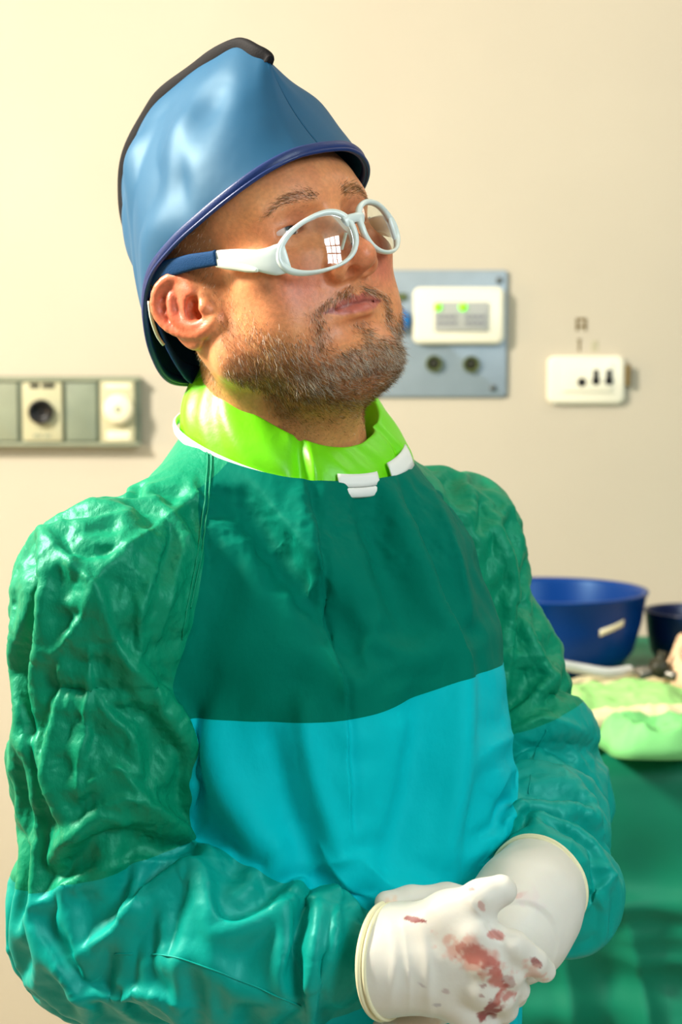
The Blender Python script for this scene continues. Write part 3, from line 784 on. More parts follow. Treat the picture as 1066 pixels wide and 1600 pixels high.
def cap_side(s):
    t_ = np.linspace(0, 1, nr)[None, :, None]
    up = np.interp(np.linspace(0, 1, nb_), [0, 0.25, 0.6, 0.85, 1], [0.5, 0.55, 0.60, 0.52, 0.5])[:, None]
    ui = np.linspace(0, 1, nb_)
    Cc = B * (1 - up) + S * up; Cc[:, 0] = B[:, 0] * np.interp(ui, [0, 0.12, 0.25, 0.4, 0.6, 0.8, 1], [0.72, 0.72, 0.80, 0.92, 0.86, 0.62, 0.5])
    Cc[:, 1] += np.interp(ui, [0, 0.12, 0.25, 0.4, 1], [-10, -8, -4, 0, 0])
    V = B[:, None] * (1 - t_) ** 2 + 2 * Cc[:, None] * t_ * (1 - t_) + S[:, None] * t_ ** 2
    V = V * np.array([s, 1, 1]); q = V.reshape(-1, 3)
    ti = np.tile(np.linspace(0, 1, nr), nb_)
    out = np.stack([s * np.ones(len(q)), 0 * q[:, 0], 0.3 + 0 * q[:, 0]], 1)
    amp = np.sin(np.pi * ti) ** 0.7
    dent = 8.0 * vnoise(q / 52 + 3.3) + 3.0 * vnoise(q / 27 + 6)
    for (c, r, a) in (((-60, -30, 120), (30, 16, 34), -9), ((-70, -78, 100), (20, 14, 36), 7), ((-60, 20, 125), (30, 24, 30), 6), ((-76, 30, 82), (30, 12, 26), -6), ((-50, -95, 140), (30, 14, 16), -7), ((-78, -10, 70), (30, 20, 20), 4), ((-45, 55, 130), (30, 16, 30), -4)):
        dent += (a * np.exp(-(((q - np.array(c)) / np.array(r)) ** 2).sum(1))) * (s < 0) * 0.85
    q = q + out * (amp * np.maximum(dent, -5.0) * np.clip(np.abs(q[:, 0]) / 25, 0, 1))[:, None]
    f = [(i * nr + j, (i + 1) * nr + j, (i + 1) * nr + j + 1, i * nr + j + 1) for i in range(nb_ - 1) for j in range(nr - 1)]
    return q, (f if s > 0 else [tuple(reversed(x)) for x in f])
cap = empty('surgical_cap', H((0, 0, 60))); keep(cap, person)
for s in (-1, 1):
    q, f = cap_side(s); o = hmesh('side_panel', q, f, M_cap, cap); md_ = o.modifiers.new('s', 'SOLIDIFY'); md_.thickness = 0.0022; md_.offset = 0
    ss = o.modifiers.new('ss', 'SUBSURF'); ss.levels = 1; ss.render_levels = 1
# seam binding along the ridge, starting behind the front
pth = catmull(ridge[1:] + [(0, -126, 0), (0, -114, -36)], 120); pth = pth + np.stack([1.2 * np.sin(np.arange(120) * 0.35), 0 * pth[:, 0], 0 * pth[:, 0]], 1)
tang = np.gradient(pth, axis=0); outw = np.cross(tang, [1, 0, 0]); 
v, f = sweep(pth, [1, 0, 0], 3.4, 6.6, seg=12, power=3); hmesh('seam_binding', v, f, M_seam, cap)
# brim binding: a flat folded band that follows the edge all round
ring = np.concatenate([catmull(brim, 80) * [-1, 1, 1], (catmull(brim, 80)[::-1])[1:-1]]); ring = ring[::-1]
cen = np.array([0, -5, 20.0]); outv = ring - cen; outv[:, 2] = 0; outv /= np.linalg.norm(outv, axis=1, keepdims=True)
ringp = ring + outv * 1.0
v, f = sweep(ringp, outv, 2.4, 4.0, seg=12, closed=True, power=2.6); hmesh('brim_binding', v, f, M_bind, cap)
v, f = sweep(ringp + outv * 1.6 + [0, 0, -3.4], outv, 1.6, 1.6, seg=8, closed=True); hmesh('brim_piping', v, f, M_bind, cap)
# elastic and clip behind the ear
el = catmull([(-78, -44, 30), (-76, -52, 8), (-66, -64, -16), (-50, -76, -34), (-20, -92, -40)], 24); v, f = sweep(el, np.array([-0.8, -0.5, 0.2]), 1.6, 8.5, seg=10, power=3); hmesh('elastic_strap', v, f, M_navy, cap)
cp_ = catmull([(-83, -44, 18), (-82, -50, 6), (-78, -56, -6), (-74, -58, -14)], 12); v, f = sweep(cp_, np.array([-0.8, -0.5, 0.2]), 1.4, 3.6, seg=10, power=3); hmesh('white_clip', v, f, mat('clip_white', srgb(226, 230, 205), 0.4), cap)

# ---- glasses
M_frame = mat('frame_pearl', srgb(226, 238, 232), 0.28, 0.5, coat=0.4)
M_rub = mat('temple_cover', srgb(232, 240, 222), 0.4, 0.4)
M_strap = mat('strap_blue', srgb(6, 62, 108), 0.75, 0.2, bump=[(900, 0.5, 0.001, 2, (1, 3, 1))])
M_lens = bpy.data.materials.new('lens_glass'); M_lens.use_nodes = True; nt = M_lens.node_tree; nt.nodes.clear()
out_ = nt.nodes.new('ShaderNodeOutputMaterial'); mx = nt.nodes.new('ShaderNodeMixShader'); tr = nt.nodes.new('ShaderNodeBsdfTransparent'); gl = nt.nodes.new('ShaderNodeBsdfGlossy'); fz = nt.nodes.new('ShaderNodeFresnel')
tr.inputs[0].default_value = (0.90, 0.93, 0.88, 1); gl.inputs['Roughness'].default_value = 0.02; fz.inputs[0].default_value = 1.75
nt.links.new(fz.outputs[0], mx.inputs[0]); nt.links.new(tr.outputs[0], mx.inputs[1]); nt.links.new(gl.outputs[0], mx.inputs[2]); nt.links.new(mx.outputs[0], out_.inputs[0])
gls = empty('safety_glasses', H((0, 105, 0))); keep(gls, person)
def fy(x): return 112 - 0.0082 * x * x
GROLL = math.tan(math.radians(3.5))
def groll(v): v = np.array(v, float); v[:, 2] += GROLL * v[:, 0] * np.clip((v[:, 1] - 20) / 60, 0, 1); return v
def lens_outline(s, k=64, grow=0.0):
    a = np.linspace(0, 2 * math.pi, k, endpoint=False); c, sn = np.cos(a), np.sin(a)
    ex = np.sign(c) * np.abs(c) ** (2 / 2.35) * (24.5 + grow); ez = np.sign(sn) * np.abs(sn) ** (2 / 2.2) * (18.0 + grow)
    x = 31 + ex; zz = -2.0 + ez + 0.10 * ex * -1 * (ez > 0) * 0.6 + 0.0035 * ex * ez * -1
    return np.stack([s * x, fy(x) - 0.06 * np.abs(zz) - 0.0025 * zz * zz, zz], 1)
for s in (-1, 1):
    ol = lens_outline(s); a = np.linspace(0, 2 * math.pi, 64, endpoint=False)
    cc = ol.mean(0); side = ol - cc; side[:, 1] = 0
    wdt = 1.35 + 1.6 * np.clip(np.cos(a), 0, 1) ** 3 + 0.9 * np.clip(-np.cos(a) + 0.2 * np.sin(a), 0, 1) ** 2 + 0.5 * np.clip(np.sin(a), 0, 1)
    v, f = sweep(ol + side / np.linalg.norm(side, axis=1, keepdims=True) * wdt[:, None], side, wdt, 2.6, seg=12, closed=True, power=2.6)
    rim = hmesh('lens_rim', groll(v), f, M_frame, gls)
    # lens: dished disc
    v = []; rr = np.linspace(0, 1, 10); base = lens_outline(s, 64, 0.8)
    for r_2 in rr:
        p2 = np.stack([base[:, 0] * r_2 + cc[0] * (1 - r_2), 0 * base[:, 0], base[:, 2] * r_2 + cc[2] * (1 - r_2)], 1)
        p2[:, 1] = fy(np.abs(p2[:, 0])) - 0.06 * np.abs(p2[:, 2]) * r_2 - 0.0025 * p2[:, 2] ** 2; v.append(p2)
    v = np.concatenate(v); f = [(i * 64 + j, i * 64 + (j + 1) % 64, (i + 1) * 64 + (j + 1) % 64, (i + 1) * 64 + j) for i in range(9) for j in range(64)]
    hmesh('lens', groll(v), f if s > 0 else f, M_lens, gls)
    # temple arm
    tp_ = catmull([(s * 53, 90, -2), (s * 60, 84, -1), (s * 67, 74, 4), (s * 73, 60, 12), (s * 76.5, 42, 19)], 24)
    v, f = sweep(tp_, [0, 0.15, 1.0], np.interp(np.linspace(0, 1, 24), [0, 0.12, 0.25, 0.5, 1], [9, 11, 11, 8.0, 5.0]), np.interp(np.linspace(0, 1, 24), [0, 0.12, 0.3, 1], [1.6, 2.4, 2.6, 2.0]), seg=14, power=2.6)
    arm = hmesh('temple_arm', groll(v), f, M_frame, gls)
    tp2 = catmull([(s * 69.5, 73, -3), (s * 73, 62, 4), (s * 76.5, 50, 10.5), (s * 77.5, 42, 15)], 16)
    v, f = sweep(tp2, [0, 0.2, 1.0], np.interp(np.linspace(0, 1, 16), [0, 0.25, 1], [1.2, 3.4, 3.6]), 1.6, seg=10, power=2.6); hmesh('temple_cover', groll(v), f, M_rub, gls)
    sp_ = catmull([(s * 77.5, 44, 18), (s * 80, 24, 22.5), (s * 82, 4, 27), (s * 82.5, -14, 30.5), (s * 81, -34, 32)], 30)
    v, f = sweep(sp_, [0, 0.1, 1.0], np.interp(np.linspace(0, 1, 30), [0, 0.06, 0.3, 1], [6.2, 5.6, 6.0, 7.0]), 2.2, seg=14, power=3.0); hmesh('retainer_strap', groll(v), f, M_strap, gls)
br_ = catmull([(-9, 110, 6.5), (-4.5, 111.5, 7.5), (0, 112, 7.8), (4.5, 111.5, 7.5), (9, 110, 6.5)], 16)
v, f = sweep(br_, [0, 0.2, 1], np.interp(np.linspace(0, 1, 16), [0, 0.5, 1], [4.4, 3.4, 4.4]), 2.4, seg=14, power=2.5); hmesh('bridge', groll(v), f, M_frame, gls)
for s in (-1, 1):   # nose pads reaching back to the nose
    v, f = sweep(catmull([(s * 8, 107, 0), (s * 10, 104, -5), (s * 12.5, 101, -10)], 10), [0, 1, 0.2], np.array([2.0] * 10), 1.0, seg=10); hmesh('nose_pad', groll(v), f, M_frame, gls)

# ================================================================== the gown
BY = math.radians(36)
BX = np.array([math.cos(BY), math.sin(BY), 0]); BF = np.array([math.sin(BY), -math.cos(BY), 0])   # his left, his front
B0 = P(455, 690, 1.535)                       # base of the neck
def Bd(x, f_, z): return B0 + BX * x + BF * f_ + np.array([0, 0, z])
def toB(p): d = p - B0; return np.stack([d @ BX, d @ BF, d[:, 2]], 1)
RS, RE, RW = P(168, 925, 1.41), P(176, 1425, 1.43), P(556, 1498, 1.335)
LS, LE, LW = P(700, 850, 1.64), P(822, 1235, 1.63), P(848, 1378, 1.42)
gg = Grid((-0.42, 1.20, 0.85), (0.30, 1.86, 1.52), 0.0068)
Rb = np.stack([BX, BF, np.array([0, 0, 1.0])], 1)
def torso(g):
    # stacked rounded sections in the body frame: (z, centre forward, half width, half depth)
    secs = [(0.03, -0.012, 0.060, 0.062), (0.0, -0.006, 0.084, 0.080), (-0.03, 0.002, 0.104, 0.092), (-0.07, 0.014, 0.135, 0.106), (-0.14, 0.028, 0.150, 0.124), (-0.22, 0.038, 0.146, 0.132), (-0.32, 0.046, 0.142, 0.138), (-0.42, 0.052, 0.140, 0.141), (-0.60, 0.054, 0.140, 0.143)]
    zz = np.array([s_[0] for s_ in secs])[::-1]; cf = np.array([s_[1] for s_ in secs])[::-1]; hw = np.array([s_[2] for s_ in secs])[::-1]; hd_ = np.array([s_[3] for s_ in secs])[::-1]
    def fn(X, Y, Z):
        dx, dy, dz = X - B0[0], Y - B0[1], Z - B0[2]
        x = dx * BX[0] + dy * BX[1]; f_ = dx * BF[0] + dy * BF[1]
        a, b, c = np.interp(dz, zz, hw), np.interp(dz, zz, hd_), np.interp(dz, zz, cf)
        x = x / a; y = (f_ - c) / b
        r = (np.abs(x) ** 2.4 + np.abs(y) ** 2.4) ** (1 / 2.4)
        d = (r - 1) * np.minimum(a, b) * 0.9
        return np.maximum(d, dz - 0.035)
    g.put(fn, g.lo, g.lo + g.h * g.n, 0.0)
torso(gg); tf = gg.f.copy()
def arm(g, S_, E_, W_, rs, k):
    up = S_ + (E_ - S_) * 0.5
    g.cone(S_, up, rs[0], rs[1], k); g.cone(up, E_, rs[1], rs[2], 0.02)
    mid = (E_ + W_) / 2
    g.cone(E_, mid, rs[2], rs[3], 0.035); g.cone(mid, W_, rs[3], rs[4], 0.02)
gr = gg.like(); arm(gr, RS, RE, RW, (0.058, 0.064, 0.066, 0.063, 0.034), 0.0)
gr.cone(Bd(-0.075, -0.005, -0.04), RS, 0.034, 0.056, 0.03)
glf = gg.like(); arm(glf, LS, LE, LW, (0.052, 0.056, 0.058, 0.054, 0.034), 0.0)
for pts, r_ in (([P(775, 1172, 1.585), P(825, 1130, 1.585), P(868, 1122, 1.60), P(902, 1150, 1.615)], 0.021), ([P(772, 1312, 1.50), P(815, 1270, 1.515), P(880, 1262, 1.53), P(926, 1292, 1.55)], 0.021), ([P(872, 1448, 1.452), P(912, 1412, 1.46), P(922, 1350, 1.475)], 0.024), ([P(850, 1305, 1.47), P(890, 1325, 1.465), P(905, 1370, 1.46)], 0.014), ([P(868, 1180, 1.60), P(896, 1215, 1.60), P(915, 1260, 1.585)], 0.016)):
    pts = list(catmull(pts, 12)); glf.chain(pts, [r_ * e_ for e_ in np.interp(np.arange(12), [0, 3, 8, 11], [0.6, 1, 1, 0.6])], 0.010)
glf.cone(Bd(0.075, -0.005, -0.04), LS, 0.034, 0.052, 0.03)
def smin(a, b, k):
    h_ = np.maximum(k - np.abs(a - b), 0) / k; return np.minimum(a, b) - h_ * h_ * k / 4
# blend arms and torso softly at the shoulder, tightly lower down
Zg = (gg.lo[2] + gg.h * np.arange(gg.n[2]))[None, None, :]
kk = np.interp(Zg, [B0[2] - 0.24, B0[2] - 0.10], [0.012, 0.034]).astype(np.float32)
gg.f = smin(smin(tf, gr.f, kk), glf.f, kk)
gv, gf = gg.surf(); gv = relax(gv, gf, 2, 0.5); gn = normals(gv, gf)
tT = gg.like(); tT.f = tf
dT, dR, dL = tT.sample(gv), gr.sample(gv), glf.sample(gv)

# ---- folds.  A fold is a line on the cloth given in the plane facing the viewer (x, z at depth), pushed along the cloth normal
def pxy(p):
    d = p - np.array([0, 0, CAMZ]); zc_ = d[:, 1] * math.cos(PITCH) - d[:, 2] * math.sin(PITCH); vv = d[:, 1] * math.sin(PITCH) + d[:, 2] * math.cos(PITCH)
    return np.stack([533 + FPX * d[:, 0] / zc_, 800 - FPX * vv / zc_], 1)
def fold_field(q, front, folds):
    out = np.zeros(len(q))
    for (pts, wdt, amp, kind) in folds:
        pts = catmull(pts, 5 * len(pts)) if len(pts) > 2 else np.array(pts, float)
        best = np.full(len(q), 1e9); tb = np.zeros(len(q)); sg = np.zeros(len(q)); n = len(pts) - 1
        lo, hi = pts.min(0) - 6 * wdt, pts.max(0) + 6 * wdt
        m = ((q > lo) & (q < hi)).all(1) & (front > 0.02)
        qq = q[m]; b_ = np.full(len(qq), 1e9); t_b = np.zeros(len(qq)); s_b = np.zeros(len(qq))
        for i in range(n):
            a, b = pts[i], pts[i + 1]; ab = b - a; L2 = ab @ ab + 1e-9
            t = np.clip(((qq - a) @ ab) / L2, 0, 1); d = qq - a - t[:, None] * ab; dd = np.hypot(d[:, 0], d[:, 1]); u = dd < b_
            cr = ab[0] * d[:, 1] - ab[1] * d[:, 0]
            b_[u] = dd[u]; t_b[u] = (i + t[u]) / n; s_b[u] = np.sign(cr[u])
        env = np.sin(np.pi * np.clip(t_b * 0.92 + 0.04, 0, 1)) ** 0.6
        x = b_ / wdt
        if kind == 'r': pr = np.exp(-x * 1.2)                       # sharp ridge
        elif kind == 'g': pr = np.exp(-x * x)                       # soft ridge
        elif kind == 's': pr = np.where(s_b > 0, np.exp(-x * 0.7), np.exp(-x * 2.2))   # overlapping lip, steep on one side
        else: pr = np.where(s_b < 0, np.exp(-x * 0.7), np.exp(-x * 2.2))
        out[m] += amp * 0.001 * env * pr * front[m]
    return out
FOLDS = [
 ([(318, 700), (319, 800), (306, 880), (288, 960), (282, 1000)], 4, 1.6, 's'), ([(75, 830), (74, 920), (62, 1050), (64, 1200)], 4, 1.6, 'z'),
 # chest: long drag lines
 ([(470, 715), (490, 850), (518, 1000), (536, 1100), (545, 1290)], 11, 9.0, 's'),
 ([(480, 730), (500, 850), (528, 1000), (546, 1100), (556, 1280)], 8, -5, 'g'), ([(500, 1000), (525, 1050), (530, 1085)], 6, 4, 'r'), ([(600, 720), (655, 830), (700, 960)], 10, -6, 'g'),
 ([(335, 700), (400, 800), (500, 930), (560, 1010)], 26, -11.9, 'g'),
 ([(345, 690), (440, 800), (530, 920)], 20, 8.5, 'r'),
 ([(590, 690), (640, 800), (690, 940), (725, 1030)], 12, 8.5, 's'),
 ([(640, 700), (690, 820), (735, 960)], 10, 6.8, 'z'),
 ([(560, 730), (600, 850), (650, 990)], 26, -6.8, 'g'),
 ([(330, 1110), (360, 1220), (430, 1330)], 26, 10.2, 'g'),
 ([(420, 1120), (450, 1250), (500, 1370)], 20, -6.8, 'g'),
 ([(470, 1080), (490, 1200), (540, 1350)], 16, 6.0, 'g'),
 ([(660, 1060), (650, 1200), (600, 1380)], 24, -6.8, 'g'),
 ([(720, 1020), (715, 1180), (690, 1350)], 18, 6.8, 'g'),
 ([(560, 1330), (620, 1380), (690, 1380)], 16, 5.1, 'r'),
 ([(500, 1310), (540, 1370), (600, 1400)], 10, 5.1, 'r'),
 ([(460, 1390), (500, 1340), (560, 1330)], 10, 4.2, 'r'),
 # right sleeve, upper: radiating from the pinch at (145, 905)
 ([(75, 820), (110, 870), (145, 905), (170, 960)], 9, 7, 'r'),
 ([(145, 905), (185, 1000), (240, 1080), (285, 1150)], 10, 8, 's'),
 ([(145, 905), (200, 850), (260, 810), (310, 770)], 10, 6, 'r'),
 ([(145, 905), (130, 960), (85, 1010)], 8, 6, 'r'),
 ([(210, 925), (215, 990), (205, 1020)], 7, 7, 'z'),
 ([(200, 1010), (260, 1090), (300, 1170), (300, 1260)], 12, 9, 's'),
 ([(255, 830), (230, 900), (210, 960)], 8, 6, 's'),
 ([(290, 830), (260, 920), (240, 1000)], 10, 5, 'r'),
 ([(140, 1000), (140, 1090), (130, 1180), (125, 1240)], 8, 8, 's'),
 ([(140, 1060), (170, 1110), (200, 1140), (215, 1200)], 8, 6, 'r'),
 ([(100, 1010), (95, 1100), (80, 1190), (100, 1270)], 8, 7, 'z'),
 ([(125, 1230), (170, 1190), (220, 1200)], 9, 6, 'r'),
 ([(80, 1330), (130, 1270), (200, 1230), (280, 1290)], 12, 7, 's'),
 ([(60, 900), (40, 1000), (50, 1100), (60, 1250)], 8, 6, 's'),
 ([(35, 960), (20, 1080), (30, 1200)], 8, 5, 'r'),
 ([(75, 830), (72, 950), (65, 1080), (70, 1200)], 6, 5, 'z'),
 ([(180, 1180), (230, 1240), (310, 1310), (340, 1340)], 12, 8, 's'),
 ([(100, 1300), (160, 1260), (200, 1270)], 8, 5, 'r'),
 ([(230, 700), (280, 730), (320, 790)], 9, 4, 'r'), ([(200, 740), (250, 790), (300, 860)], 8, 3.5, 'r'),
 ([(110, 800), (190, 740), (260, 700)], 7, 3, 'r'), ([(170, 830), (240, 760), (310, 730)], 8, 3.5, 's'),
 # right forearm
 ([(60, 1400), (130, 1360), (180, 1340), (300, 1330)], 9, 5, 's'),
 ([(130, 1470), (190, 1440), (250, 1380), (330, 1345)], 14, 10, 's'),
 ([(200, 1430), (215, 1400), (215, 1370)], 10, 6, 'r'),
 ([(285, 1360), (320, 1360), (335, 1420), (370, 1440), (440, 1415), (450, 1400)], 12, 8, 's'),
 ([(440, 1410), (440, 1460), (432, 1510), (440, 1540)], 10, 9, 's'),
 ([(470, 1400), (500, 1420), (488, 1500), (478, 1560)], 10, 9, 'z'),
 ([(500, 1390), (530, 1410), (520, 1480), (500, 1540)], 10, 10, 's'),
 ([(530, 1400), (565, 1420), (560, 1470), (545, 1530)], 8, 8, 's'),
 ([(200, 1500), (300, 1490), (380, 1530), (480, 1570)], 22, 4, 'g'),
 ([(110, 1530), (190, 1540), (230, 1530), (300, 1560)], 10, 6, 's'),
 ([(60, 1430), (100, 1500), (150, 1560)], 12, 5, 's'),
 ([(190, 1560), (210, 1535), (260, 1550), (300, 1600)], 9, 5, 'r'),
 # left sleeve
 ([(770, 800), (790, 900), (795, 1000), (785, 1080)], 10, 6, 's'),
 ([(810, 950), (830, 1010), (850, 1050), (870, 1090)], 9, 6, 'r'),
 ([(790, 1120), (830, 1080), (860, 1030)], 9, 6, 's'),
 ([(760, 1160), (810, 1130), (850, 1112), (905, 1135)], 12, 9, 's'),
 ([(790, 1190), (830, 1180), (860, 1200), (900, 1230), (925, 1280)], 12, 8, 's'),
 ([(770, 1240), (790, 1200), (850, 1170)], 10, 5, 'z'),
 ([(760, 1330), (790, 1280), (840, 1260), (900, 1265), (930, 1290)], 12, 9, 's'),
 ([(850, 1300), (880, 1330), (920, 1350), (945, 1370)], 9, 7, 'r'),
 ([(890, 1300), (900, 1360), (930, 1400), (940, 1420)], 8, 6, 's'),
 ([(890, 1450), (920, 1400), (945, 1360)], 9, 6, 's'),
 ([(640, 690), (680, 700), (720, 740)], 8, 3.5, 'r'), ([(660, 730), (700, 730), (740, 780)], 8, 3.5, 'r'), ([(620, 670), (670, 720), (690, 760)], 7, 3, 'r'),
]
fr_ = np.clip((-gn[:, 1] - 0.05) / 0.5, 0, 1)            # only on the viewer's side of the body
disp = 1.0 * fold_field(pxy(gv), fr_, FOLDS)
tb = toB(gv)
sleeveR = sstep((dT - dR) / 0.02 + 0.3); sleeveL = sstep((dT - dL) / 0.02 + 0.3); slv = np.maximum(sleeveR, sleeveL)
shoulder = sstep((tb[:, 2] + 0.13) / 0.07)
disp += 0.0012 * ridged(gv * np.array([30, 30, 16]), 2) + 0.0008 * fbm(gv * 60, 2)

def csr(idx, n):
    o = np.argsort(idx, kind='stable'); cnt = np.bincount(idx, minlength=n); st = np.concatenate([[0], np.cumsum(cnt)[:-1]]); return o, st, cnt
def drape(x0, f, start, grow, sdf, it=240, grav=0.00002, bend=0.035, tether=0.024, pin=None):
    """let the sheet buckle: edges want to be longer than they are drawn, the body underneath pushes back"""
    e = np.concatenate([f[:, [0, 1]], f[:, [1, 2]], f[:, [2, 3]], f[:, [3, 0]]]); e = np.unique(np.sort(e, 1), axis=0)
    dg = np.concatenate([f[:, [0, 2]], f[:, [1, 3]]]); n = len(x0)
    c = np.concatenate([e, dg]); w1 = np.concatenate([np.ones(len(e)), 0.6 * np.ones(len(dg))]).astype(np.float32)
    rest = (np.linalg.norm(x0[c[:, 0]] - x0[c[:, 1]], axis=1) * grow(c)).astype(np.float32)
    A = np.concatenate([c[:, 0], c[:, 1]]); B_ = np.concatenate([c[:, 1], c[:, 0]]); o, st, cnt = csr(A, n); A, B_ = A[o], B_[o]
    L = np.concatenate([rest, rest])[o]; wt = np.concatenate([w1, w1])[o]; den = np.add.reduceat(wt, st)[:, None]
    E0 = np.concatenate([e[:, 0], e[:, 1]]); E1 = np.concatenate([e[:, 1], e[:, 0]]); o2, st2, cnt2 = csr(E0, n); E1 = E1[o2]; cn2 = cnt2[:, None].astype(np.float32)
    lap = lambda u: np.add.reduceat(u[E1], st2, axis=0) / cn2 - u
    gx = np.stack(np.gradient(sdf.f), -1).astype(np.float32); gx /= np.linalg.norm(gx, axis=-1, keepdims=True) + 1e-9
    x = start.astype(np.float32).copy(); x0 = x0.astype(np.float32); vel = np.zeros_like(x)
    for i in range(it):
        d = x[B_] - x[A]; l = np.sqrt(np.einsum('ij,ij->i', d, d)) + 1e-9
        mv = np.add.reduceat(d * (wt * 0.8 * (l - L) / l)[:, None], st, axis=0) / den
        vel = 0.85 * vel + mv; sp = vel.copy(); sp[:, 2] -= grav
        x = x + np.clip(sp, -0.002, 0.002)
        x = x - bend * lap(lap(x))
        if i % 3 == 2 or i > it - 4:
            ix = np.clip(np.rint((x - sdf.lo) / sdf.h).astype(np.int32), 0, sdf.n - 1); gq = gx[ix[:, 0], ix[:, 1], ix[:, 2]]
            q = sdf.f[ix[:, 0], ix[:, 1], ix[:, 2]] + np.einsum('ij,ij->i', x - (sdf.lo + sdf.h * ix).astype(np.float32), gq)
            m = q < 0; x[m] -= q[m, None] * gq[m]; vel[m] *= 0.5
        dx = x - x0; r = np.sqrt(np.einsum('ij,ij->i', dx, dx)); x -= dx * (np.where(r > tether, 1 - tether / np.maximum(r, 1e-9), 0) * 0.3)[:, None]
        if pin is not None: x += (x0 - x) * pin[:, None]
    # crisper crests
    dn_ = np.einsum('ij,ij->i', x - x0, gn)[:, None]; sm = dn_
    for _ in range(3): sm = sm + lap(sm) * 0.9
    return x + gn * (0.9 * (dn_ - sm))
inner = gg.like(); inner.f = gg.f + 0.014
pin = (np.clip((tb[:, 2] + 0.03) / 0.03, 0, 1) * 0.5).astype(np.float32)
wrist = np.zeros(len(gv))
for W_, E_ in ((RW, RE), (LW, LE)):
    ax_ = (W_ - E_) / np.linalg.norm(W_ - E_); wrist = np.maximum(wrist, np.clip(((gv - W_) @ ax_ + 0.012) / 0.012, 0, 1) * (np.linalg.norm(gv - W_, axis=1) < 0.08) * (slv > 0.5))
pin = np.maximum(pin, 0.6 * wrist).astype(np.float32)
uR0, uL0 = (RE - RS) / np.linalg.norm(RE - RS), (LE - LS) / np.linalg.norm(LE - LS); wR0, wL0 = (RW - RE) / np.linalg.norm(RW - RE), (LW - LE) / np.linalg.norm(LW - LE)
fore = np.clip(((gv - RE) @ wR0 + 0.01) / 0.05, 0, 1) * (sleeveR > 0.5) + np.clip(((gv - LE) @ wL0 + 0.01) / 0.05, 0, 1) * (sleeveL > 0.5)
right = (sleeveR > sleeveL)[:, None]
AX = np.where(right, uR0, uL0) * (1 - fore[:, None]) + np.where(right, wR0, wL0) * fore[:, None]; AX[slv < 0.3] = (0, 0, -1.0); AX /= np.linalg.norm(AX, axis=1, keepdims=True)
cuff = np.maximum(np.clip(1 - np.abs((gv - RW) @ wR0 + 0.03) / 0.10, 0, 1) * (sleeveR > 0.5), np.clip(1 - np.abs((gv - LW) @ wL0 + 0.03) / 0.16, 0, 1) * (sleeveL > 0.5))
crook = np.maximum(np.exp(-(np.linalg.norm(gv - RE - np.array([0.05, -0.03, 0.05]), axis=1) / 0.09) ** 2) * (sleeveR > 0.5), np.exp(-(np.linalg.norm(gv - LE - np.array([0, -0.03, 0.04]), axis=1) / 0.09) ** 2) * (sleeveL > 0.5))
nkf = sstep((np.hypot(tb[:, 0], tb[:, 1]) - 0.085) / 0.08)
g_around = 0.018 + 0.15 * slv * nkf * (1 - fore) + 0.02 * slv * fore + 0.03 * shoulder
g_along = 0.006 + 0.015 * slv + 0.14 * cuff + 0.08 * crook + 0.02 * shoulder
def grow(c):
    d = gv[c[:, 1]] - gv[c[:, 0]]; d = d / (np.linalg.norm(d, axis=1, keepdims=True) + 1e-9); k = np.einsum('ij,ij->i', d, AX[c[:, 0]]) ** 2
    return 1 + (g_around[c].mean(1)) * (1 - k) + g_along[c].mean(1) * k
gv2 = drape(gv, gf, gv + gn * disp[:, None].astype(np.float32), grow, inner, pin=pin)
# refine: one Catmull-Clark step of both the draped and the flat sheet
def refine(*vs):
    res = []
    for v in vs:
        o = mesh('tmp', v, gf, None); o.modifiers.new('s', 'SUBSURF').levels = 2
        bpy.context.view_layer.update(); ev = o.evaluated_get(bpy.context.evaluated_depsgraph_get()); me = ev.to_mesh()
        co = np.empty(len(me.vertices) * 3, np.float32); me.vertices.foreach_get('co', co); lv = np.empty(len(me.loops), np.int32); me.loops.foreach_get('vertex_index', lv)
        res.append(co.reshape(-1, 3)); F_ = lv.reshape(-1, 4); ev.to_mesh_clear(); m_ = o.data; bpy.data.objects.remove(o); bpy.data.meshes.remove(m_)
    return res, F_
(gv2, gv), gf = refine(gv2, gv)
for W_, E_ in ((RW, RE), (LW, LE)):     # the sleeve ends go narrow inside the gloves
    ax_ = (W_ - E_) / np.linalg.norm(W_ - E_); s_ = (gv - W_) @ ax_; k_ = np.clip((s_ + 0.004) / 0.012, 0, 1) * (np.linalg.norm(gv - W_, axis=1) < 0.08) * (tT.sample(gv) - np.minimum(gr.sample(gv), glf.sample(gv)) > 0.004) * 0.35
    cl_ = W_ + s_[:, None] * ax_; gv2 = gv2 + ((cl_ - gv2) * k_[:, None]).astype(np.float32)
tb = toB(gv); dT, dR, dL = tT.sample(gv), gr.sample(gv), glf.sample(gv)
n2 = normals(gv2, gf); n0 = normals(gv, gf)
nfade = np.clip((-tb[:, 2] - 0.012) / 0.045, 0, 1)
gv2 = gv2 + n2 * (0.9 * nfade * fold_field(pxy(gv), np.clip((-n0[:, 1] - 0.05) / 0.5, 0, 1), FOLDS))[:, None].astype(np.float32)
gv2 = relax(gv2, gf, 1, 0.6); n2 = normals(gv2, gf); slv = sstep((dT - np.minimum(dR, dL)) / 0.02 + 0.3)
thin = np.clip(np.maximum(slv * np.clip((gv[:, 2] - RE[2]) / 0.08, 0, 1), sstep((tb[:, 2] + 0.11) / 0.06)), 0, 1)
warp = gv + 0.014 * np.stack([fbm(gv * 14, 2), fbm(gv * 14 + 30, 2), fbm(gv * 14 + 60, 2)], 1)
gv2 = gv2 + n2 * (thin * nfade * (0.0010 * ridged(warp * np.array([60, 60, 34]) + 4, 2) + 0.0004 * ridged(warp * 150, 2)))[:, None].astype(np.float32)

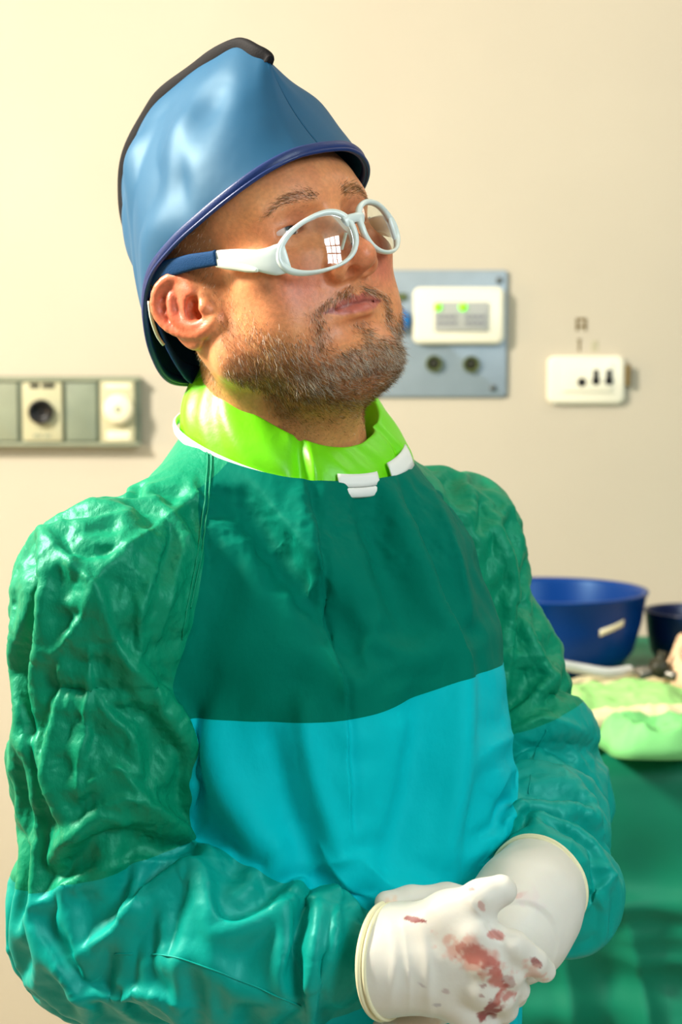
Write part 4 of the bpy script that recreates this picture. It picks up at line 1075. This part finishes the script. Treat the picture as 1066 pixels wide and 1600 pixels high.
# ---- cut into panels
t_ = tris(gf); cols = {'B': tb.astype(np.float32), 'dT': dT.astype(np.float32), 'dR': dR.astype(np.float32), 'dL': dL.astype(np.float32), 'N0': gv.astype(np.float32), 'Q': pxy(gv2).astype(np.float32)}
V = gv2
# neck opening: remove what lies above a tilted plane close to the neck
def neck_field(c): 
    b = c['B']; return np.where(np.hypot(b[:, 0], b[:, 1]) < 0.16, b[:, 2] - np.interp(b[:, 1], [-0.08, 0.09], [0.024, -0.024]), -1.0)
V, cols, keepf, _ = split(V, t_, neck_field(cols), cols)
# sleeves (raglan line runs from armpit to the neck)
def sleeve_field(c, s):
    b = c['B']; d = c['dT'] - (c['dR'] if s < 0 else c['dL'])
    rag = (s * b[:, 0]) - np.interp(b[:, 2], [-0.22, -0.14, -0.06, 0.0, 0.03], [0.170, 0.154, 0.126, 0.100, 0.094])
    rag = np.maximum(rag, np.minimum(s * b[:, 0] - 0.02, 0.040 - b[:, 1]))
    top_ = sstep((b[:, 2] + 0.21) / 0.05)
    return d * (1 - top_) + rag * top_
V, cols, A1, slR = split(V, keepf, sleeve_field(cols, -1), cols)
V, cols, A2, slL = split(V, A1, sleeve_field(cols, 1), cols)
# forearm covers
def plane(c, o, n): return (c['N0'] - o) @ n
uR = (RE - RS) / np.linalg.norm(RE - RS); uL = (LE - LS) / np.linalg.norm(LE - LS)
nR = uR + np.array([0.34, 0, 0]); nR /= np.linalg.norm(nR)
V, cols, slR_u, slR_f = split(V, slR, plane(cols, RS + uR * (np.linalg.norm(RE - RS) - 0.058), nR), cols)
nL = uL + np.array([0.1, -0.15, 0]); nL /= np.linalg.norm(nL)
V, cols, slL_u, slL_f = split(V, slL, plane(cols, LS + uL * (np.linalg.norm(LE - LS) - 0.055), nL), cols)
# chest and front panel
pz = cols['B'][:, 2] + 0.176 - 0.09 * cols['B'][:, 0] - 0.004 * np.sin(cols['B'][:, 0] * 30)
V, cols, low, upp = split(V, A2, pz, cols)
fx = np.abs(cols['B'][:, 0] - 0.005) - 0.165; fx = np.maximum(fx, -(cols['B'][:, 1] - 0.02))
V, cols, front, sidep = split(V, low, fx, cols)

cloth_bump = [(1400, 0.10, 0.0004, 2, (1, 1, 1)), (130, 0.22, 0.0022, 3, (1, 1, 0.6))]
thin_bump = [(1400, 0.08, 0.0003, 2, (1, 1, 1)), (120, 0.40, 0.003, 4, (1, 1, 0.5)), (330, 0.25, 0.0012, 3, (1, 1, 0.8))]
M_green = mat('gown_green', srgb(0, 136, 98), 0.47, 0.45, noise=(9, 0.06, 3), bump=thin_bump, tint=(0.35, 1.0, 0.75))
M_chest = mat('gown_chest', srgb(0, 112, 92), 0.65, 0.10, noise=(9, 0.05, 3), bump=cloth_bump, tint=(0.2, 1.0, 0.8))
M_teal = mat('gown_teal', srgb(0, 188, 196), 0.6, 0.2, noise=(9, 0.04, 3), bump=cloth_bump, tint=(0.2, 1.0, 1.0))
M_fore = mat('gown_forearm', srgb(0, 156, 142), 0.45, 0.45, noise=(9, 0.05, 3), bump=cloth_bump, tint=(0.35, 1.0, 0.9))
gown = empty('surgical_gown', P(470, 1600, 1.5)); keep(gown, person)
def gpart(name, F_, m, label=None):
    v, f, _ = compact(V, F_, {}); o = mesh(name, v, f, m, label=label); keep(o, gown); return o
gpart('chest_panel', upp, M_chest, 'dark green upper chest of the gown')
gpart('front_panel', front, M_teal, 'bright teal reinforced front panel')
gpart('side_panel', sidep, M_green)
gpart('upper_sleeve', slR_u, M_green); gpart('upper_sleeve', slL_u, M_green)
gpart('forearm_sleeve', slR_f, M_fore); gpart('forearm_sleeve', slL_f, M_fore)

# sewn seams lying on the cloth
_q = pxy(V); _nv = normals(V, np.concatenate([upp, front, sidep, slR_u, slL_u, slR_f, slL_f])); _fm = _nv[:, 1] < -0.1
_qi = np.where(_fm)[0]; _qq = _q[_qi]
def seam(pts, m, r_=0.0007):
    path = []
    for p in catmull(pts, 14 * len(pts)):
        d = ((_qq - p) ** 2).sum(1); k = _qi[np.argpartition(d, 6)[:6]]; path.append((V[k] + _nv[k] * 0.0004).mean(0))
    path = np.array(path); 
    for _ in range(2): path[1:-1] = (path[:-2] + path[1:-1] * 2 + path[2:]) / 4
    v, f = tube(path, r_, seg=6); o = mesh('seam', v, f, m); keep(o, gown)
for pts in ([(326, 700), (320, 780), (308, 870), (290, 960), (284, 1000)], [(332, 702), (326, 780), (314, 868), (297, 950)]) : seam(pts, M_green)
for pts in ([(180, 1490), (270, 1495), (370, 1530), (470, 1572)], [(855, 1140), (836, 1180), (826, 1240)]): seam(pts, M_fore, 0.0006)
# ---- collar: lime thyroid shield standing round the neck inside the gown
def ringpt(a, r_, zf, zb, zs=0.0, fo=0.0):
    """a = 0 front, +90 his left"""
    ca, sa = math.cos(a), math.sin(a)
    return Bd(r_ * sa, r_ * ca * 1.02 + fo, zf * (1 + ca) / 2 + zb * (1 - ca) / 2 + zs * sa * sa)
M_lime = mat('lime_cloth', srgb(118, 226, 8), 0.42, 0.4, bump=[(110, 0.2, 0.002, 3, (1, 1, 1))])
M_tag = mat('white_tag', srgb(245, 246, 238), 0.5)
col_ = empty('thyroid_collar', Bd(0, 0, 0)); keep(col_, person)
na = 180; prof_c = np.linspace(0, 1, 16); vv = []
for i in range(na):
    a = 2 * math.pi * i / na
    lo_ = ringpt(a, 0.087 + 0.011 * math.exp(-((a - 1.2) / 0.6) ** 2), -0.040, 0.018, 0.002); hi_ = ringpt(a, 0.069, 0.000, 0.062, 0.016)
    for t in prof_c:
        p = lo_ * (1 - t) + hi_ * t; o_ = p - Bd(0, 0, 0); o_[2] = 0; o_ /= np.linalg.norm(o_)
        bul = 0.007 * math.sin(math.pi * t) + 0.0016 * math.sin(a * 7 + 4 * t) * math.sin(math.pi * t) + 0.0007 * math.sin(a * 19 + 1.5 * math.sin(3 * a) + 8 * t)
        pinch = -0.006 * math.exp(-((a - math.radians(330)) / 0.06) ** 2) + 0.004 * math.exp(-((a - math.radians(336)) / 0.05) ** 2) - 0.005 * math.exp(-((a - math.radians(40)) / 0.05) ** 2)
        vv.append(p + o_ * (bul + pinch))
    for t in np.linspace(0.12, 1, 6):     # rolled top edge going inside
        p = hi_ * (1 - t) + (ringpt(a, 0.058, -0.03, 0.03, 0.0)) * t; p[2] += 0.002 * math.sin(math.pi * min(t * 2, 1)); vv.append(p)
npf = len(prof_c) + 6
ff = [(i * npf + j, i * npf + j + 1, ((i + 1) % na) * npf + j + 1, ((i + 1) % na) * npf + j) for i in range(na) for j in range(npf - 1)]
o = mesh('collar_band', vv, [tuple(reversed(x)) for x in ff], M_lime); keep(o, col_); ss = o.modifiers.new('ss', 'SUBSURF'); ss.levels = 1; ss.render_levels = 1
# white tags at the front
for (a0, a1, z0, z1) in ((-12, 12, 0.26, 0.50), (22, 48, 0.24, 0.58)):
    v = []; f = []; n = 14
    for i in range(n + 1):
        a = math.radians(a0 + (a1 - a0) * i / n)
        lo_ = ringpt(a, 0.087 + 0.011 * math.exp(-((a - 1.2) / 0.6) ** 2), -0.040, 0.018, 0.002); hi_ = ringpt(a, 0.069, 0.000, 0.062, 0.016); o_ = lo_ - Bd(0, 0, 0); o_[2] = 0; o_ /= np.linalg.norm(o_)
        for t in np.linspace(z0, z1, 4): v.append(lo_ * (1 - t) + hi_ * t + o_ * (0.006 * math.sin(math.pi * t) + 0.0045))
    f = [(i * 4 + j, (i + 1) * 4 + j, (i + 1) * 4 + j + 1, i * 4 + j + 1) for i in range(n) for j in range(3)]
    o = mesh('white_tag', v, f, M_tag); keep(o, col_); o.modifiers.new('s', 'SOLIDIFY').thickness = 0.0015
# white inner neckband of the gown
nk = []
for i in range(120):
    a = 2 * math.pi * i / 120; nk.append(ringpt(a, 0.091, -0.034, 0.022, 0.006))
v, f = sweep(np.array(nk), [0, 0, 1], 0.004, 0.0015, seg=8, closed=True); o = mesh('neck_binding', v, f, M_tag); keep(o, gown)

# ================================================================== gloved hands
M_glove = mat('latex_glove', srgb(226, 222, 210), 0.48, 0.4, attr='tint', sss=0.08, bump=[(260, 0.10, 0.0012, 3, (1, 1, 1)), (1200, 0.06, 0.0003, 2, (1, 1, 1))])
M_roll = mat('glove_roll', srgb(236, 230, 190), 0.45, 0.4)
def hand_grid(pts, m=0.05, h=0.00125):
    a = np.array(pts); return Grid(a.min(0) - m, a.max(0) + m, h)
def finish_hand(g, name, stains, parent, base=(228, 224, 212), wr=()):
    v, f = g.surf(); v = relax(v, f, 2, 0.4); n = normals(v, f)
    w_ = 0.0005 * fbm(v * 60, 2)
    if len(wr): w_ += fold_field(pxy(v), np.clip(-n[:, 1] * 2, 0, 1), wr)
    v = v + n * w_[:, None].astype(np.float32)
    c = np.tile(np.array(srgb(*base)), (len(v), 1)); q = pxy(v); fr = (n[:, 1] < 0.2)
    for (px, py, rx, ry, ang, col_, st, hard) in stains:
        a = math.radians(ang); d = q - [px, py]; u = (d[:, 0] * math.cos(a) + d[:, 1] * math.sin(a)) / rx; t = (-d[:, 0] * math.sin(a) + d[:, 1] * math.cos(a)) / ry
        e = 1 - np.hypot(u, t) + 0.9 * fbm(v * 190 + px, 3) * 0.6; m_ = sstep(e * hard) * st * fr
        c = c * (1 - m_[:, None]) + np.array(srgb(*col_)) * m_[:, None]
    return v, f, c
def cuffring(c, ax, r1, r2, up, n=64, wob=0.03):
    ax = ax / np.linalg.norm(ax); u = up - ax * (up @ ax); u /= np.linalg.norm(u); w_ = np.cross(ax, u)
    a = np.linspace(0, 2 * math.pi, n, endpoint=False)
    return c + u * (r1 * (1 + wob * np.sin(3 * a + 1)) * np.cos(a))[:, None] + w_ * (r2 * (1 + wob * np.sin(2 * a)) * np.sin(a))[:, None] + ax * (0.003 * np.sin(2 * a + 0.5))[:, None]
def add_hand(g, stains, ringc, ringax, r1, r2, up, label, wr=()):
    v, f, c = finish_hand(g, 'g', stains, None, wr=wr)
    ringax = ringax / np.linalg.norm(ringax)
    s_ = (v - ringc) @ ringax.astype(np.float32)          # cut the glove open at the cuff
    V_, cl_, A_, _ = split(v, tris(f), s_, {'c': c.astype(np.float32)})
    vv_, ff_, cc_ = compact(V_, A_, cl_)
    o = mesh('glove', vv_, ff_, M_glove, attrs={'tint': cc_['c']}, label=label); keep(o, person)
    # rolled rim on the real cut edge
    e = np.concatenate([ff_[:, [0, 1]], ff_[:, [1, 2]], ff_[:, [2, 0]]]); es = np.sort(e, 1); key = es[:, 0].astype(np.int64) * len(vv_) + es[:, 1]
    u_, cnt = np.unique(key, return_counts=True); b_ = np.unique(np.concatenate([u_[cnt == 1] // len(vv_), u_[cnt == 1] % len(vv_)]))
    pts = vv_[b_]; cen = pts.mean(0); u1 = up - ringax * (up @ ringax); u1 /= np.linalg.norm(u1); u2 = np.cross(ringax, u1)
    an = np.arctan2((pts - cen) @ u2, (pts - cen) @ u1); rr = np.hypot((pts - cen) @ u2, (pts - cen) @ u1); o_ = np.argsort(an)
    a = np.linspace(-math.pi, math.pi, 72, endpoint=False); R_ = np.interp(a, an[o_], rr[o_], period=2 * math.pi)
    R_ = np.convolve(np.concatenate([R_[-4:], R_, R_[:4]]), np.ones(5) / 5, 'same')[4:-4]
    path = cen + u1 * (R_ * np.cos(a))[:, None] + u2 * (R_ * np.sin(a))[:, None]
    for k, off in ((0, 0.0), (1, -0.0045)):
        v2, f2 = sweep(path + ringax * off, path - cen, 0.0021 - 0.0006 * k, 0.0021 - 0.0006 * k, seg=8, closed=True); r_o = mesh('rolled_cuff', v2, f2, M_roll); keep(r_o, o)
    return o
# right hand
W0 = P(596, 1503, 1.322)
mc = dict(i=P(742, 1458, 1.288), m=P(762, 1500, 1.284), r=P(752, 1545, 1.289), p=P(728, 1582, 1.298))
g = hand_grid([P(540, 1500, 1.33), P(860, 1380, 1.27), P(860, 1640, 1.36)], 0.02)
g.cone(P(540, 1500, 1.335), W0, 0.034, 0.0335); g.cone(W0, P(660, 1505, 1.312), 0.034, 0.030, 0.02)
for k, (r0, r1) in dict(i=(0.018, 0.0115), m=(0.018, 0.0115), r=(0.017, 0.011), p=(0.016, 0.0105)).items():
    o_ = dict(i=-18, m=-4, r=10, p=24)[k]; g.cone(P(640, 1503 + o_, 1.314), mc[k], r0, r1, 0.015)
fing = dict(i=[mc['i'], P(802, 1478, 1.284), P(834, 1502, 1.292), P(850, 1516, 1.302)],
            m=[mc['m'], P(795, 1522, 1.290), P(806, 1546, 1.308), P(806, 1556, 1.325)],
            r=[mc['r'], P(782, 1558, 1.294), P(788, 1576, 1.312), P(784, 1584, 1.328)],
            p=[mc['p'], P(756, 1596, 1.304), P(764, 1608, 1.318), P(760, 1614, 1.332)])
for k, p4 in fing.items(): g.chain(p4, (0.0118, 0.0102, 0.0094, 0.0086) if k != 'p' else (0.0105, 0.0092, 0.0085, 0.0076), 0.0028, 0.008)
g.cone(P(640, 1455, 1.316), P(702, 1428, 1.300), 0.019, 0.0135, 0.016)
g.chain([P(702, 1428, 1.300), P(752, 1404, 1.292), P(783, 1391, 1.296)], (0.0145, 0.0122, 0.0108), 0.006, 0.010)
g.cone(P(705, 1440, 1.300), mc['i'], 0.010, 0.010, 0.014)      # web of the thumb
red, dk, pink = (196, 108, 96), (142, 34, 34), (222, 176, 160)
ST = [(738, 1495, 56, 30, 22, pink, 0.9, 1.6), (752, 1500, 36, 17, 25, red, 0.85, 2.2), (776, 1528, 26, 16, 60, red, 0.9, 2.2), (792, 1534, 14, 12, 40, dk, 0.45, 3), (768, 1578, 26, 16, -40, dk, 0.9, 2), (790, 1560, 20, 12, -50, red, 0.8, 2), (700, 1470, 18, 10, 30, pink, 0.8, 1.5),
      (648, 1437, 14, 4.5, 8, dk, 0.9, 4), (840, 1506, 16, 6, 40, dk, 0.8, 3), (835, 1520, 22, 14, 40, pink, 0.7, 2), (778, 1462, 14, 8, 25, red, 0.8, 3), (720, 1480, 10, 8, 0, red, 0.6, 3), (752, 1416, 5, 10, -20, red, 0.5, 3), (736, 1390, 7, 3, 0, dk, 0.6, 3),
      (660, 1540, 10, 3, 30, (170, 150, 150), 0.5, 3), (694, 1550, 8, 6, 0, (170, 130, 130), 0.5, 3), (756, 1540, 6, 3, 0, dk, 0.6, 3), (752, 1556, 4, 2, 0, dk, 0.5, 3), (684, 1570, 6, 3, 0, (150, 140, 150), 0.5, 3)]
gR = add_hand(g, ST, P(610, 1500, 1.33), P(540, 1500, 1.335) - W0 + np.array([0, 0, 0.0]), 0.036, 0.036, np.array([0, 0, 1.0]), 'white right glove with smeared blood over the knuckles',
    wr=[([(655, 1430), (668, 1500), (672, 1590)], 9, 1.4, 'g'), ([(630, 1440), (640, 1520), (640, 1580)], 7, 1.0, 'r'), ([(610, 1440), (618, 1500), (610, 1570)], 8, 1.0, 'g'), ([(760, 1440), (772, 1458), (785, 1470)], 4, -1.5, 'g'), ([(735, 1405), (742, 1420), (752, 1430)], 4, 1.0, 'r')])
# left hand, underneath
g = hand_grid([P(580, 1400, 1.33), P(900, 1300, 1.46), P(860, 1610, 1.34)], 0.035)
g.cone(P(852, 1358, 1.440), P(824, 1412, 1.372), 0.037, 0.032); g.cone(P(826, 1412, 1.372), P(800, 1455, 1.350), 0.034, 0.026, 0.03)
g.ell(P(826, 1430, 1.366), (0.024, 0.026, 0.030), 0.02)
g.cone(P(800, 1450, 1.352), P(715, 1465, 1.352), 0.026, 0.020, 0.03); g.cone(P(800, 1470, 1.352), P(712, 1520, 1.352), 0.024, 0.020, 0.03)
g.chain([P(760, 1424, 1.356), P(700, 1404, 1.350), P(640, 1406, 1.342), P(604, 1411, 1.336)], (0.014, 0.0105, 0.0092, 0.0082), 0.006, 0.012)
g.chain([P(720, 1470, 1.360), P(660, 1470, 1.366), P(610, 1480, 1.368)], (0.013, 0.010, 0.0085), 0.006, 0.012)
g.chain([P(715, 1520, 1.358), P(655, 1540, 1.366), P(605, 1550, 1.366)], (0.013, 0.010, 0.0085), 0.006, 0.012)
g.chain([P(715, 1550, 1.352), P(660, 1592, 1.346), P(600, 1606, 1.338)], (0.013, 0.0098, 0.0082), 0.006, 0.012)
g.cone(P(712, 1520, 1.352), P(715, 1550, 1.352), 0.018, 0.014, 0.02)
STL = [(800, 1402, 24, 5, -20, (214, 170, 155), 0.7, 2), (612, 1416, 20, 14, 0, (226, 186, 150), 0.6, 1.5), (640, 1596, 60, 20, 0, (214, 184, 150), 0.5, 1.5), (820, 1400, 40, 20, 30, (226, 208, 206), 0.5, 1.2)]
ca = P(858, 1352, 1.440) - P(826, 1412, 1.372)
gL = add_hand(g, STL, P(852, 1385, 1.405), np.array([0.50, 0.86, -0.04]), 0.04, 0.04, np.array([0, 0, 1.0]), 'white left glove tucked under the right hand')

# ================================================================== below the frame: gown skirt, trousers, shoes
zt = gg.lo[2] + 0.03; sk_v = []; nz, na = 30, 120
for i in range(nz):
    z = zt + (0.34 - zt) * i / (nz - 1); g_ = i / (nz - 1)
    for j in range(na):
        a = 2 * math.pi * j / na; fl = 1 + 0.10 * g_ + (0.02 + 0.06 * g_) * math.sin(9 * a + 1.3 * math.sin(3 * a)) * g_
        p_ = Bd(0.138 * fl * math.sin(a), 0.054 + 0.141 * fl * math.cos(a), 0); sk_v.append((p_[0], p_[1], z))
sk_f = [(i * na + j, i * na + (j + 1) % na, (i + 1) * na + (j + 1) % na, (i + 1) * na + j) for i in range(nz - 1) for j in range(na)]
o = mesh('gown_skirt', sk_v, sk_f, M_green); keep(o, gown)
M_trs = mat('scrub_trousers', srgb(20, 96, 86), 0.7); M_shoe = mat('clog_white', srgb(225, 225, 220), 0.5)
for s in (-1, 1):
    c0 = Bd(s * 0.085, 0.03, 0); path = catmull([(c0[0], c0[1], 0.80), (c0[0], c0[1], 0.45), (c0[0], c0[1], 0.07)], 16)
    v, f = sweep(path, BX, np.linspace(0.085, 0.06, 16), np.linspace(0.09, 0.065, 16), seg=20); o = mesh('trouser_leg', v, f, M_trs); keep(o, person)
    pf = [c0 + BF * k for k in (-0.07, -0.04, 0.04, 0.12, 0.17, 0.185)]
    path = np.array([(p_[0], p_[1], z_) for p_, z_ in zip(pf, (0.042, 0.045, 0.04, 0.032, 0.026, 0.022))])
    v, f = sweep(path, BX, np.array([0.025, 0.038, 0.042, 0.046, 0.034, 0.012]), np.array([0.036, 0.045, 0.04, 0.032, 0.026, 0.012]), seg=20, power=2.6); v[:, 2] = np.maximum(v[:, 2], 0.0005); o = mesh('shoe', v, f, M_shoe); keep(o, person)
